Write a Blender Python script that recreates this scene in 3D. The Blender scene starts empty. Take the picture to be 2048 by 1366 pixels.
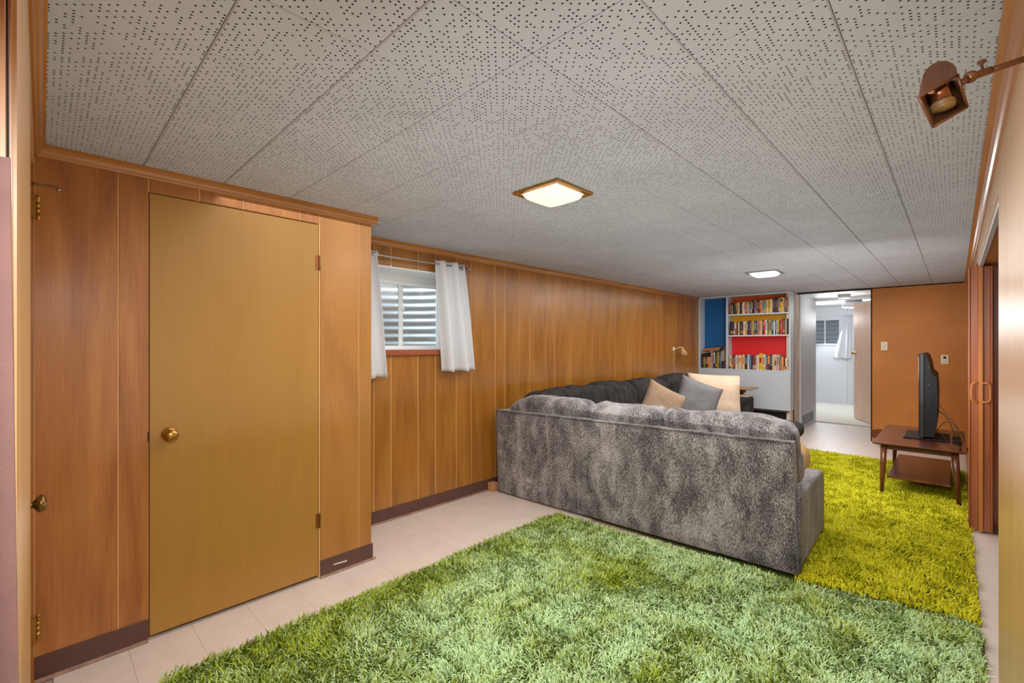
import bpy, bmesh, math, random
import numpy as np
from mathutils import Vector, Matrix, noise
S = bpy.context.scene
COL = S.collection
PI = math.pi
# ------------------------------------------------------------------ camera
YAW = 0.7705
CZ = 1.31
cam = bpy.data.cameras.new('camera'); camo = bpy.data.objects.new('camera', cam); COL.objects.link(camo)
camo.location = (0, 0, CZ); camo.rotation_euler = (PI/2, 0, YAW - PI/2)
cam.sensor_width = 36; cam.lens = 36*913.15/2048; cam.shift_y = 7.3/2048; cam.clip_start = 0.03; cam.clip_end = 200
S.camera = camo
S.view_settings.view_transform = 'Standard'; S.view_settings.look = 'None'
S.view_settings.gamma = 1; S.view_settings.use_curve_mapping = False
S.view_settings.exposure = 0.8
# ------------------------------------------------------------------ world
W = bpy.data.worlds.new('world'); S.world = W; W.use_nodes = True
bg = W.node_tree.nodes['Background']; bg.inputs[0].default_value = (0.72, 0.84, 1.0, 1); bg.inputs[1].default_value = 1.0

def lamp(name, kind, loc, power, color=(1, 1, 1), size=0.3, size_y=None, target=None, spread=None):
    l = bpy.data.lights.new(name, kind); l.energy = power; l.color = color
    if kind == 'AREA':
        l.size = size
        if size_y: l.shape = 'RECTANGLE'; l.size_y = size_y
        if spread: l.spread = spread
    else: l.shadow_soft_size = size
    o = bpy.data.objects.new(name, l); COL.objects.link(o); o.location = loc
    if target is not None:
        if target == 'down': o.rotation_euler = (0, 0, 0)
        elif target == 'up': o.rotation_euler = (PI, 0, 0)
        else: o.rotation_euler = (Vector(target) - Vector(loc)).to_track_quat('-Z', 'Y').to_euler()
    return o
# the photographer's flash beside the camera, cool like the daylight of the hall
lamp('hall_light', 'AREA', (0.08, 0.16, 1.66), 13, (0.88, 0.96, 1.0), 0.3, 0.3, (2.0, 1.15, -0.4), math.radians(150))
lamp('far_fill', 'AREA', (3.9, 0.45, 1.15), 6, (0.95, 0.97, 1.0), 0.5, 0.4, (7.4, 1.6, 1.0), math.radians(140))  # unseen fill lamp added mid-room to brighten the far end
# unseen area lamps added as fill, one facing down, one facing up
lamp('fill_down', 'AREA', (3.9, 1.42, 2.03), 44, (1.0, 0.975, 0.95), 6.6, 2.3, 'down')
lamp('fill_up', 'AREA', (3.5, 1.15, 0.8), 19, (0.86, 0.94, 1.0), 6.6, 1.9, 'up')
lamp('fixture_near', 'AREA', (1.82, 1.475, 2.02), 3, (1.0, 0.87, 0.74), 0.2, None, 'down')
lamp('fixture_far', 'AREA', (5.41, 1.47, 2.02), 4, (1.0, 0.92, 0.84), 0.2, None, 'down')
lamp('fixture_passage', 'POINT', (8.55, 1.2, 1.9), 3.4, (1.0, 0.95, 0.9), 0.06)
lamp('bedroom_light', 'POINT', (10.6, 1.6, 1.8), 20, (0.97, 0.98, 1.0), 0.15)
lamp('bedroom_daylight', 'AREA', (12.0, 2.25, 1.6), 9, (0.85, 0.93, 1.0), 0.6, 0.35, (10.0, 1.6, 0.3))

# ------------------------------------------------------------------ helpers
def lin(c):
    return tuple(((x/255)/12.92 if x/255 <= 0.04045 else ((x/255+0.055)/1.055)**2.4) for x in c)
MATS = {}
def mat(name, rgb, rough=0.6, metal=0.0, var=0.0, vscale=8.0, bump=0.0, bscale=60.0, emit=0.0, spec=0.5, sheen=0.0, stretch=(1, 1, 1), alpha=None):
    if name in MATS: return MATS[name]
    m = bpy.data.materials.new(name); m.use_nodes = True; MATS[name] = m
    nt = m.node_tree; b = nt.nodes['Principled BSDF']; c = lin(rgb)
    b.inputs['Base Color'].default_value = (*c, 1); b.inputs['Roughness'].default_value = rough
    b.inputs['Metallic'].default_value = metal; b.inputs['Specular IOR Level'].default_value = spec
    if sheen: b.inputs['Sheen Weight'].default_value = sheen
    if emit: b.inputs['Emission Color'].default_value = (*c, 1); b.inputs['Emission Strength'].default_value = emit
    if var or bump:
        g = nt.nodes.new('ShaderNodeNewGeometry'); mp = nt.nodes.new('ShaderNodeMapping'); mp.inputs['Scale'].default_value = stretch
        nt.links.new(g.outputs['Position'], mp.inputs[0])
    if var:
        n = nt.nodes.new('ShaderNodeTexNoise'); n.inputs['Scale'].default_value = vscale; n.inputs['Detail'].default_value = 5
        nt.links.new(mp.outputs[0], n.inputs['Vector'])
        r = nt.nodes.new('ShaderNodeValToRGB')
        r.color_ramp.elements[0].position = 0.3; r.color_ramp.elements[1].position = 0.7
        r.color_ramp.elements[0].color = (*[x*(1-var) for x in c], 1); r.color_ramp.elements[1].color = (*[min(1, x*(1+var)) for x in c], 1)
        nt.links.new(n.outputs[0], r.inputs[0]); nt.links.new(r.outputs[0], b.inputs['Base Color'])
    if bump:
        n = nt.nodes.new('ShaderNodeTexNoise'); n.inputs['Scale'].default_value = bscale; n.inputs['Detail'].default_value = 3
        nt.links.new(mp.outputs[0], n.inputs['Vector'])
        bp = nt.nodes.new('ShaderNodeBump'); bp.inputs['Strength'].default_value = bump; bp.inputs['Distance'].default_value = 0.004
        nt.links.new(n.outputs[0], bp.inputs['Height']); nt.links.new(bp.outputs[0], b.inputs['Normal'])
    return m

def wood(name, dark, mid, light, rough=0.38, coat=0.25, sc=5.0, contrast=0.5, rand=0.16, axis='z', figure=1.6):
    """wood grain along an axis, shifted and tinted per object"""
    m = bpy.data.materials.new(name); m.use_nodes = True; MATS[name] = m
    nt = m.node_tree; N = nt.nodes; L = nt.links; b = N['Principled BSDF']
    g = N.new('ShaderNodeNewGeometry'); oi = N.new('ShaderNodeObjectInfo')
    off = N.new('ShaderNodeVectorMath'); off.operation = 'SCALE'; off.inputs[0].default_value = (7.3, 3.1, 11.7); L.new(oi.outputs['Random'], off.inputs['Scale'])
    ad = N.new('ShaderNodeVectorMath'); ad.operation = 'ADD'; L.new(g.outputs['Position'], ad.inputs[0]); L.new(off.outputs[0], ad.inputs[1])
    mp = N.new('ShaderNodeMapping'); st = {'z': (1, 1, 0.16), 'x': (0.16, 1, 1), 'y': (1, 0.16, 1)}[axis]; mp.inputs['Scale'].default_value = st
    L.new(ad.outputs[0], mp.inputs[0])
    n1 = N.new('ShaderNodeTexNoise'); n1.inputs['Scale'].default_value = sc; n1.inputs['Detail'].default_value = 6; n1.inputs['Distortion'].default_value = figure
    L.new(mp.outputs[0], n1.inputs['Vector'])
    mp2 = N.new('ShaderNodeMapping'); st2 = {'z': (1, 1, 0.035), 'x': (0.035, 1, 1), 'y': (1, 0.035, 1)}[axis]; mp2.inputs['Scale'].default_value = st2
    L.new(ad.outputs[0], mp2.inputs[0])
    n2 = N.new('ShaderNodeTexNoise'); n2.inputs['Scale'].default_value = 130; n2.inputs['Detail'].default_value = 3
    L.new(mp2.outputs[0], n2.inputs['Vector'])
    r = N.new('ShaderNodeValToRGB'); e = r.color_ramp.elements
    e[0].position = 0.5-contrast*0.4; e[0].color = (*lin(dark), 1); e[1].position = 0.5+contrast*0.4; e[1].color = (*lin(light), 1)
    x = e.new(0.5); x.color = (*lin(mid), 1)
    mix = N.new('ShaderNodeMath'); mix.operation = 'MULTIPLY_ADD'; mix.inputs[1].default_value = 0.3; L.new(n2.outputs[0], mix.inputs[0])
    mm = N.new('ShaderNodeMath'); mm.operation = 'MULTIPLY'; mm.inputs[1].default_value = 0.7; L.new(n1.outputs[0], mm.inputs[0]); L.new(mm.outputs[0], mix.inputs[2])
    L.new(mix.outputs[0], r.inputs[0])
    hv = N.new('ShaderNodeHueSaturation'); L.new(r.outputs[0], hv.inputs['Color'])
    rr = N.new('ShaderNodeMapRange'); rr.inputs[3].default_value = 1-rand; rr.inputs[4].default_value = 1+rand; L.new(oi.outputs['Random'], rr.inputs[0]); L.new(rr.outputs[0], hv.inputs['Value'])
    L.new(hv.outputs[0], b.inputs['Base Color'])
    b.inputs['Roughness'].default_value = rough; b.inputs['Coat Weight'].default_value = coat; b.inputs['Coat Roughness'].default_value = 0.22
    bp = N.new('ShaderNodeBump'); bp.inputs['Strength'].default_value = 0.08; bp.inputs['Distance'].default_value = 0.002; L.new(mix.outputs[0], bp.inputs['Height']); L.new(bp.outputs[0], b.inputs['Normal'])
    return m

def setp(o, label=None, cat=None, group=None, kind=None):
    if label: o['label'] = label
    if cat: o['category'] = cat
    if group: o['group'] = group
    if kind: o['kind'] = kind
    return o
def empty(name, loc, label, cat, group=None, kind=None, rotz=0):
    o = bpy.data.objects.new(name, None); COL.objects.link(o); o.location = loc; o.rotation_euler[2] = rotz
    o.empty_display_size = 0.1
    bpy.context.view_layer.update()
    return setp(o, label, cat, group, kind)
PW = {}
def par(o, p):
    """parent keeping the world coordinates the mesh was written in"""
    if p is not None:
        o.parent = p
        M = PW.get(p.name)
        if M is None:
            M = Matrix.Translation(p.location) @ p.rotation_euler.to_matrix().to_4x4()
            if p.parent is not None: M = PW[p.parent.name] @ p.matrix_parent_inverse @ M if p.parent.name in PW else M
            PW[p.name] = M
        o.matrix_parent_inverse = M.inverted()
        PW[o.name] = Matrix.Translation(o.location) @ o.rotation_euler.to_matrix().to_4x4()
    return o
def mesh(name, v, f, m, parent=None, smooth=False, mi=None):
    me = bpy.data.meshes.new(name); me.from_pydata([tuple(x) for x in v], [], f)
    for x in (m if isinstance(m, (list, tuple)) else [m]): me.materials.append(x)
    if smooth: me.polygons.foreach_set('use_smooth', [True]*len(me.polygons))
    if mi: me.polygons.foreach_set('material_index', mi)
    o = bpy.data.objects.new(name, me); COL.objects.link(o)
    return par(o, parent)
def bmobj(name, bm, m, parent=None, smooth=False):
    bmesh.ops.recalc_face_normals(bm, faces=bm.faces)
    me = bpy.data.meshes.new(name); bm.to_mesh(me); bm.free()
    for x in (m if isinstance(m, (list, tuple)) else [m]): me.materials.append(x)
    if smooth: me.polygons.foreach_set('use_smooth', [True]*len(me.polygons))
    o = bpy.data.objects.new(name, me); COL.objects.link(o)
    return par(o, parent)
HF = [(0, 3, 2, 1), (4, 5, 6, 7), (0, 1, 5, 4), (1, 2, 6, 5), (2, 3, 7, 6), (3, 0, 4, 7)]
def add_hex(bm, c, bevel=0, seg=2):
    vs = [bm.verts.new(p) for p in c]; fs = [bm.faces.new([vs[i] for i in f]) for f in HF]
    bmesh.ops.recalc_face_normals(bm, faces=fs)
    if bevel:
        es = list({e for f in fs for e in f.edges})
        bmesh.ops.bevel(bm, geom=es, offset=bevel, segments=seg, profile=0.6, affect='EDGES')
def cor(x0, x1, y0, y1, z0, z1):
    return [(x0, y0, z0), (x1, y0, z0), (x1, y1, z0), (x0, y1, z0), (x0, y0, z1), (x1, y0, z1), (x1, y1, z1), (x0, y1, z1)]
def add_box(bm, x0, x1, y0, y1, z0, z1, bevel=0, seg=2): add_hex(bm, cor(x0, x1, y0, y1, z0, z1), bevel, seg)
def box(name, x0, x1, y0, y1, z0, z1, m, parent=None, bevel=0, seg=2, smooth=False):
    bm = bmesh.new(); add_box(bm, min(x0, x1), max(x0, x1), min(y0, y1), max(y0, y1), min(z0, z1), max(z0, z1), bevel, seg)
    return bmobj(name, bm, m, parent, smooth)
def hexa(name, c, m, parent=None, bevel=0, seg=2, smooth=False):
    bm = bmesh.new(); add_hex(bm, c, bevel, seg); return bmobj(name, bm, m, parent, smooth)
def frame_of(d):
    d = Vector(d).normalized(); a = Vector((0, 0, 1)) if abs(d.z) < 0.9 else Vector((1, 0, 0))
    u = d.cross(a).normalized(); return u, d.cross(u).normalized(), d
def add_tube(bm, pts, rad, n=8, cap=True):
    pts = [Vector(p) for p in pts]; rings = []
    for i, p in enumerate(pts):
        d = (pts[min(i+1, len(pts)-1)] - pts[max(i-1, 0)]); u, w, _ = frame_of(d)
        r = rad[i] if isinstance(rad, (list, tuple)) else rad
        rings.append([bm.verts.new(p + (u*math.cos(2*PI*k/n) + w*math.sin(2*PI*k/n))*r) for k in range(n)])
    for a, b in zip(rings, rings[1:]):
        for k in range(n): bm.faces.new((a[k], a[(k+1) % n], b[(k+1) % n], b[k]))
    if cap: bm.faces.new(rings[0]); bm.faces.new(rings[-1])
def tube(name, pts, rad, m, parent=None, n=8, smooth=True):
    bm = bmesh.new(); add_tube(bm, pts, rad, n); return bmobj(name, bm, m, parent, smooth)
def lathe(name, prof, origin, axis, m, parent=None, n=20, smooth=True):
    """prof: list of (radius, distance along axis)"""
    bm = bmesh.new(); u, w, d = frame_of(axis); O = Vector(origin); rings = []
    for r, t in prof:
        rings.append([bm.verts.new(O + d*t + (u*math.cos(2*PI*k/n) + w*math.sin(2*PI*k/n))*max(r, 1e-4)) for k in range(n)])
    for a, b in zip(rings, rings[1:]):
        for k in range(n): bm.faces.new((a[k], a[(k+1) % n], b[(k+1) % n], b[k]))
    bm.faces.new(rings[0]); bm.faces.new(rings[-1])
    return bmobj(name, bm, m, parent, smooth)
def spline(P, n=10):
    """Catmull-Rom through the points"""
    P = [Vector(p) for p in P]; Q = [P[0]*2-P[1]] + P + [P[-1]*2-P[-2]]; out = []
    for i in range(1, len(Q)-2):
        for k in range(n):
            t = k/n; a, b, c, d = Q[i-1], Q[i], Q[i+1], Q[i+2]
            out.append(0.5*((2*b) + (c-a)*t + (2*a-5*b+4*c-d)*t*t + (3*b-a-3*c+d)*t**3))
    out.append(P[-1]); return out
def cushion(name, center, half, r, m, parent=None, M=None, n=18, crown=0.0, wr=0.0, seed=0, sag=None):
    """soft upholstered block: rounded box with crowned faces and wrinkles"""
    bm = bmesh.new(); bmesh.ops.create_cube(bm, size=2); bmesh.ops.subdivide_edges(bm, edges=bm.edges, cuts=n, use_grid_fill=True)
    hx, hy, hz = half
    for v in bm.verts:
        p = v.co; q = Vector((p.x*hx, p.y*hy, p.z*hz))
        inner = Vector((max(-hx+r, min(hx-r, q.x)), max(-hy+r, min(hy-r, q.y)), max(-hz+r, min(hz-r, q.z))))
        d = q-inner
        if d.length > 1e-6: q = inner + d.normalized()*min(r, max(abs(d.x), abs(d.y), abs(d.z)))
        nrm = d.normalized() if d.length > 1e-6 else Vector((0, 0, 1))
        cx, cy, cz = 1-p.x**2, 1-p.y**2, 1-p.z**2
        q.x += math.copysign(crown, p.x)*cy*cz*(abs(p.x) > 0.99); q.y += math.copysign(crown, p.y)*cx*cz*(abs(p.y) > 0.99); q.z += math.copysign(crown, p.z)*cx*cy*(abs(p.z) > 0.99)
        if wr:
            s = Vector((seed*3.7, seed*1.3, 0))
            w = noise.noise(q*7+s)*wr + noise.noise(Vector((q.x*16, q.y*16, q.z*16))+s)*wr*0.5
            q += nrm*w
        if sag: q = sag(q, p)
        v.co = q
    T = Matrix.Translation(center) @ (M.to_4x4() if M is not None else Matrix.Identity(4))
    bmesh.ops.transform(bm, matrix=T, verts=bm.verts)
    return bmobj(name, bm, m, parent, True)
def pillow(name, center, size, thick, facing, roll, m, lean=0.2, parent=None, n=22, seed=0, pinch=0.07):
    """throw pillow: lens-shaped, drawn-in sides, pointed corners; facing = yaw of its broad side"""
    v = []; f = []
    for side in (1, -1):
        for j in range(n+1):
            for i in range(n+1):
                a = i/n*2-1; b = j/n*2-1
                x = a*size[0]/2*(1-pinch*(1-b*b)); z = b*size[1]/2*(1-pinch*(1-a*a))
                t = thick/2*((1-a**4)*(1-b**4))**0.55
                t *= 1+0.12*noise.noise(Vector((a*2+seed, b*2, side)))
                t += 0.006*noise.noise(Vector((a*5+seed*2, b*5, side)))*((1-a*a)*(1-b*b))
                v.append((x, side*t, z))
    K = (n+1)**2
    for s in (0, 1):
        for j in range(n):
            for i in range(n):
                q = [s*K+j*(n+1)+i, s*K+j*(n+1)+i+1, s*K+(j+1)*(n+1)+i+1, s*K+(j+1)*(n+1)+i]
                f.append(q if s == 0 else q[::-1])
    M = Matrix.Translation(center) @ Matrix.Rotation(facing, 4, 'Z') @ Matrix.Rotation(lean, 4, 'X') @ Matrix.Rotation(roll, 4, 'Y')
    bm = bmesh.new(); vs = [bm.verts.new(M @ Vector(p)) for p in v]
    for q in f: bm.faces.new([vs[i] for i in q])
    bmesh.ops.remove_doubles(bm, verts=bm.verts, dist=0.0005)
    return bmobj(name, bm, m, parent, True)

# ------------------------------------------------------------------ materials
M_panel = wood('panel_wood', (132, 78, 20), (164, 106, 36), (182, 124, 50), 0.33, 0.35, 4.5, 0.55, 0.07)
M_closet = wood('closet_wood', (150, 91, 43), (174, 110, 54), (190, 128, 66), 0.42, 0.15, 3.4, 0.42, 0.05, figure=3.2)
M_closet_pale = wood('closet_wood_pale', (148, 96, 40), (168, 114, 52), (182, 128, 62), 0.42, 0.15, 3.5, 0.6, 0.04)
M_door = wood('door_wood', (158, 112, 44), (170, 124, 52), (178, 132, 60), 0.45, 0.1, 3.0, 0.7, 0.0, figure=0.8)
M_blond = wood('blond_wood', (192, 144, 94), (208, 160, 110), (216, 172, 124), 0.36, 0.22, 6.0, 0.6, 0.03, figure=0.6)
M_crown = wood('crown_wood', (150, 90, 34), (176, 112, 46), (192, 130, 60), 0.35, 0.4, 6, 0.6, 0.03, axis='x')
M_crown_y = wood('crown_wood_across', (150, 90, 34), (176, 112, 46), (192, 130, 60), 0.35, 0.4, 6, 0.6, 0.03, axis='y')
M_reddish = wood('accordion_wood', (150, 78, 40), (172, 96, 52), (184, 110, 62), 0.35, 0.3, 8, 0.6, 0.06)
M_orange = mat('orange_plastic', (205, 128, 62), 0.4)
M_walnut = wood('walnut', (62, 28, 18), (86, 42, 30), (110, 58, 42), 0.28, 0.5, 7, 0.6, 0.04, axis='x')
M_walnut_leg = wood('walnut_leg', (78, 38, 20), (108, 56, 30), (132, 76, 44), 0.3, 0.4, 9, 0.6, 0.04)
M_hard = mat('hardboard', (194, 120, 44), 0.55, var=0.12, vscale=2.2, bump=0.1, bscale=400)
M_pink = wood('pink_door_wood', (226, 178, 146), (238, 194, 164), (244, 206, 182), 0.4, 0.2, 4, 0.7, 0.0)
M_groove = mat('groove_highlight', (252, 206, 136), 0.5)  # pale backing paints in the light that the grooves catch
M_base = mat('brown_vinyl', (92, 62, 54), 0.45, var=0.1, vscale=14)
M_floor = mat('floor_tile', (222, 206, 194), 0.42, var=0.05, vscale=7, bump=0.04, bscale=30)
M_floorbase = mat('floor_joint', (170, 150, 132), 0.8)
M_white = mat('white_paint', (215, 217, 218), 0.5)
M_greyp = mat('grey_paint', (200, 207, 214), 0.5, var=0.03, vscale=3)
M_bright = mat('bedroom_paint', (214, 216, 220), 0.55)
M_black = mat('black_gap', (18, 15, 13), 0.8)
M_darkgap = mat('dark_reveal', (60, 34, 22), 0.8)
M_brass = mat('brass', (178, 136, 66), 0.28, 0.9)
M_aged = mat('aged_brass', (132, 104, 60), 0.3, 0.9, var=0.2, vscale=40)
M_chrome = mat('chrome', (180, 182, 186), 0.22, 0.95)
M_alu = mat('aluminium', (196, 198, 200), 0.4, 0.5)
M_plate = mat('ivory_plastic', (226, 214, 184), 0.4)
M_tvblack = mat('television_black', (16, 14, 14), 0.5, spec=0.25)
M_tvedge = mat('television_edge', (40, 36, 34), 0.4, spec=0.3)
M_cable = mat('black_rubber', (22, 20, 20), 0.5)
M_cloth_w = mat('white_curtain_cloth', (236, 237, 240), 0.85, bump=0.05, bscale=300)
def translucent(m, amt):
    nt = m.node_tree; out = nt.nodes['Material Output']; b = nt.nodes['Principled BSDF']
    t = nt.nodes.new('ShaderNodeBsdfTranslucent'); t.inputs[0].default_value = b.inputs['Base Color'].default_value
    x = nt.nodes.new('ShaderNodeMixShader'); x.inputs[0].default_value = amt
    nt.links.new(b.outputs[0], x.inputs[1]); nt.links.new(t.outputs[0], x.inputs[2]); nt.links.new(x.outputs[0], out.inputs['Surface'])
translucent(M_cloth_w, 0.3)
M_mauve = mat('mauve_cloth', (112, 78, 70), 0.9, var=0.08, vscale=20, bump=0.1, bscale=200)
M_lampbrown = mat('brown_enamel', (106, 60, 32), 0.38, var=0.06, vscale=30)
M_lampin = mat('brown_enamel_inside', (88, 56, 28), 0.4)
M_copper = mat('copper_socket', (150, 92, 60), 0.25, 0.8)
M_beige = mat('beige_boucle', (172, 144, 118), 0.9, var=0.12, vscale=60, bump=0.4, bscale=180)
M_cream = mat('cream_plush', (228, 200, 172), 0.9, var=0.05, vscale=12, bump=0.3, bscale=160, sheen=0.3)
M_greypil = mat('grey_satin', (116, 115, 117), 0.6, var=0.08, vscale=5, bump=0.05, bscale=80)
M_pouf = mat('tan_pouf_cloth', (188, 150, 104), 0.85, var=0.06, vscale=20, bump=0.2, bscale=150)
M_bronze = mat('bronze', (110, 70, 40), 0.35, 0.6)
M_tabletop = wood('oak_top', (150, 112, 78), (172, 134, 98), (186, 150, 114), 0.4, 0.2, 8, 0.6, 0, axis='x')
M_block = mat('wood_block', (196, 140, 96), 0.6, var=0.1, vscale=30)
M_plaster = mat('stained_plaster', (206, 194, 180), 0.8, var=0.22, vscale=7, bump=0.3, bscale=30, stretch=(1, 1, 0.3))
M_galv = mat('galvanised_steel', (170, 176, 178), 0.45, 0.4, var=0.12, vscale=5)
M_bedrug = mat('pale_shag', (222, 218, 206), 0.95, var=0.12, vscale=40, bump=0.8, bscale=90)

def sofa_mat():
    m = bpy.data.materials.new('charcoal_chenille'); m.use_nodes = True; nt = m.node_tree; N = nt.nodes; L = nt.links; b = N['Principled BSDF']
    g = N.new('ShaderNodeNewGeometry')
    def nz(scale, st, det=4, dist=0.0):
        mp = N.new('ShaderNodeMapping'); mp.inputs['Scale'].default_value = st; L.new(g.outputs['Position'], mp.inputs[0])
        n = N.new('ShaderNodeTexNoise'); n.inputs['Scale'].default_value = scale; n.inputs['Detail'].default_value = det; n.inputs['Distortion'].default_value = dist
        L.new(mp.outputs[0], n.inputs['Vector']); return n.outputs[0]
    def ma(op, a, bb):
        n = N.new('ShaderNodeMath'); n.operation = op
        for i, x in enumerate((a, bb)):
            if isinstance(x, (int, float)): n.inputs[i].default_value = x
            else: L.new(x, n.inputs[i])
        return n.outputs[0]
    a = nz(4.0, (1, 1, 0.5), 5, 0.8); c = nz(13, (1, 1, 0.5), 4, 0.5); d = nz(210, (1, 1, 0.36), 3)
    s = ma('ADD', ma('ADD', ma('MULTIPLY', a, 0.28), ma('MULTIPLY', c, 0.24)), ma('MULTIPLY', d, 0.50))
    r = N.new('ShaderNodeValToRGB'); e = r.color_ramp.elements
    e[0].position = 0.40; e[0].color = (*lin((44, 42, 42)), 1); e[1].position = 0.61; e[1].color = (*lin((188, 183, 184)), 1)
    x = e.new(0.49); x.color = (*lin((106, 102, 102)), 1)
    L.new(s, r.inputs[0]); L.new(r.outputs[0], b.inputs['Base Color']); b.inputs['Roughness'].default_value = 0.85; b.inputs['Sheen Weight'].default_value = 0.25
    bp = N.new('ShaderNodeBump'); bp.inputs['Strength'].default_value = 0.35; bp.inputs['Distance'].default_value = 0.003; L.new(d, bp.inputs['Height']); L.new(bp.outputs[0], b.inputs['Normal'])
    return m
M_sofa = sofa_mat()
M_sofadark = mat('charcoal_chenille_shaded', (56, 53, 52), 0.9, var=0.5, vscale=16, bump=0.35, bscale=160, spec=0.2, stretch=(1, 1, 0.6))  # darker copy of the sofa cloth, shade of the far run painted in

def ceiling_mat():
    m = bpy.data.materials.new('acoustic_tile'); m.use_nodes = True; nt = m.node_tree; N = nt.nodes; L = nt.links; b = N['Principled BSDF']
    g = N.new('ShaderNodeNewGeometry'); oi = N.new('ShaderNodeObjectInfo')
    CELL = 0.3048/22
    sc = N.new('ShaderNodeVectorMath'); sc.operation = 'MULTIPLY_ADD'
    sc.inputs[1].default_value = (1/CELL, 1/CELL, 0); sc.inputs[2].default_value = (-0.004/CELL, -1.1217/CELL, 0); L.new(g.outputs['Position'], sc.inputs[0])
    fl = N.new('ShaderNodeVectorMath'); fl.operation = 'FLOOR'; L.new(sc.outputs[0], fl.inputs[0])
    fr = N.new('ShaderNodeVectorMath'); fr.operation = 'SUBTRACT'; L.new(sc.outputs[0], fr.inputs[0]); L.new(fl.outputs[0], fr.inputs[1])
    ct = N.new('ShaderNodeVectorMath'); ct.operation = 'SUBTRACT'; L.new(fr.outputs[0], ct.inputs[0]); ct.inputs[1].default_value = (0.5, 0.5, 0)
    ln = N.new('ShaderNodeVectorMath'); ln.operation = 'LENGTH'; L.new(ct.outputs[0], ln.inputs[0])
    wn = N.new('ShaderNodeTexWhiteNoise'); wn.noise_dimensions = '3D'; L.new(fl.outputs[0], wn.inputs['Vector'])
    lt = N.new('ShaderNodeMath'); lt.operation = 'LESS_THAN'; lt.inputs[1].default_value = 0.205; L.new(ln.outputs['Value'], lt.inputs[0])
    sx = N.new('ShaderNodeSeparateXYZ'); L.new(fl.outputs[0], sx.inputs[0])
    sm = N.new('ShaderNodeMath'); sm.operation = 'ADD'; L.new(sx.outputs[0], sm.inputs[0]); L.new(sx.outputs[1], sm.inputs[1])
    md_ = N.new('ShaderNodeMath'); md_.operation = 'FLOORED_MODULO'; md_.inputs[1].default_value = 2.0; L.new(sm.outputs[0], md_.inputs[0])
    th_ = N.new('ShaderNodeMath'); th_.operation = 'MULTIPLY_ADD'; th_.inputs[1].default_value = 0.52; th_.inputs[2].default_value = 0.26; L.new(md_.outputs[0], th_.inputs[0])
    gt = N.new('ShaderNodeMath'); gt.operation = 'GREATER_THAN'; L.new(wn.outputs['Value'], gt.inputs[0]); L.new(th_.outputs[0], gt.inputs[1])
    hole = N.new('ShaderNodeMath'); hole.operation = 'MULTIPLY'; L.new(lt.outputs[0], hole.inputs[0]); L.new(gt.outputs[0], hole.inputs[1])
    nz = N.new('ShaderNodeTexNoise'); nz.inputs['Scale'].default_value = 2.5; nz.inputs['Detail'].default_value = 4; L.new(g.outputs['Position'], nz.inputs['Vector'])
    r = N.new('ShaderNodeValToRGB'); r.color_ramp.elements[0].color = (*lin((184, 184, 189)), 1); r.color_ramp.elements[1].color = (*lin((194, 194, 199)), 1)
    r.color_ramp.elements[0].position = 0.3; r.color_ramp.elements[1].position = 0.7; L.new(nz.outputs[0], r.inputs[0])
    mx = N.new('ShaderNodeMix'); mx.data_type = 'RGBA'; L.new(hole.outputs[0], mx.inputs['Factor']); L.new(r.outputs[0], mx.inputs['A']); mx.inputs['B'].default_value = (*lin((46, 41, 38)), 1)
    L.new(mx.outputs['Result'], b.inputs['Base Color']); b.inputs['Roughness'].default_value = 0.85; b.inputs['Specular IOR Level'].default_value = 0.15
    n3 = N.new('ShaderNodeTexNoise'); n3.inputs['Scale'].default_value = 90; L.new(g.outputs['Position'], n3.inputs['Vector'])
    bp = N.new('ShaderNodeBump'); bp.inputs['Strength'].default_value = 0.12; bp.inputs['Distance'].default_value = 0.003; L.new(n3.outputs[0], bp.inputs['Height']); L.new(bp.outputs[0], b.inputs['Normal'])
    return m
M_ceil = ceiling_mat()

def pile_mat(name, deep, main, tip, tip_tint, tint_amt):
    """yarn colour: random per strand; 'tip_tint' mixes in towards the tips; on the near rug it paints in cool light"""
    m = bpy.data.materials.new(name); m.use_nodes = True; nt = m.node_tree; N = nt.nodes; L = nt.links; b = N['Principled BSDF']
    at = N.new('ShaderNodeAttribute'); at.attribute_name = 'yarn'; at.attribute_type = 'GEOMETRY'
    sp = N.new('ShaderNodeSeparateXYZ'); L.new(at.outputs['Vector'], sp.inputs[0])   # x random, y along strand, z patch
    r = N.new('ShaderNodeValToRGB'); e = r.color_ramp.elements
    e[0].position = 0.0; e[0].color = (*lin(deep), 1); e[1].position = 1.0; e[1].color = (*lin(tip), 1); x = e.new(0.5); x.color = (*lin(main), 1)
    L.new(sp.outputs[0], r.inputs[0])
    f = N.new('ShaderNodeMath'); f.operation = 'MULTIPLY'; L.new(sp.outputs[1], f.inputs[0]); L.new(sp.outputs[2], f.inputs[1])
    f2 = N.new('ShaderNodeMath'); f2.operation = 'MULTIPLY'; f2.inputs[1].default_value = tint_amt; L.new(f.outputs[0], f2.inputs[0]); f2.use_clamp = True
    mx = N.new('ShaderNodeMix'); mx.data_type = 'RGBA'; L.new(f2.outputs[0], mx.inputs['Factor']); L.new(r.outputs[0], mx.inputs['A']); mx.inputs['B'].default_value = (*lin(tip_tint), 1)
    L.new(mx.outputs['Result'], b.inputs['Base Color']); b.inputs['Roughness'].default_value = 0.75; b.inputs['Specular IOR Level'].default_value = 0.25
    return m
M_pileA = pile_mat('green_shag_cool_lit', (96, 116, 2), (148, 164, 24), (192, 204, 72), (216, 248, 196), 1.1)  # mint tips: the rug's own tone plus cool light painted into the yarn
M_pileB = pile_mat('green_shag', (172, 172, 8), (226, 220, 18), (244, 236, 64), (210, 214, 70), 0.45)
M_rugback = mat('rug_backing', (70, 80, 18), 0.9)

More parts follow.
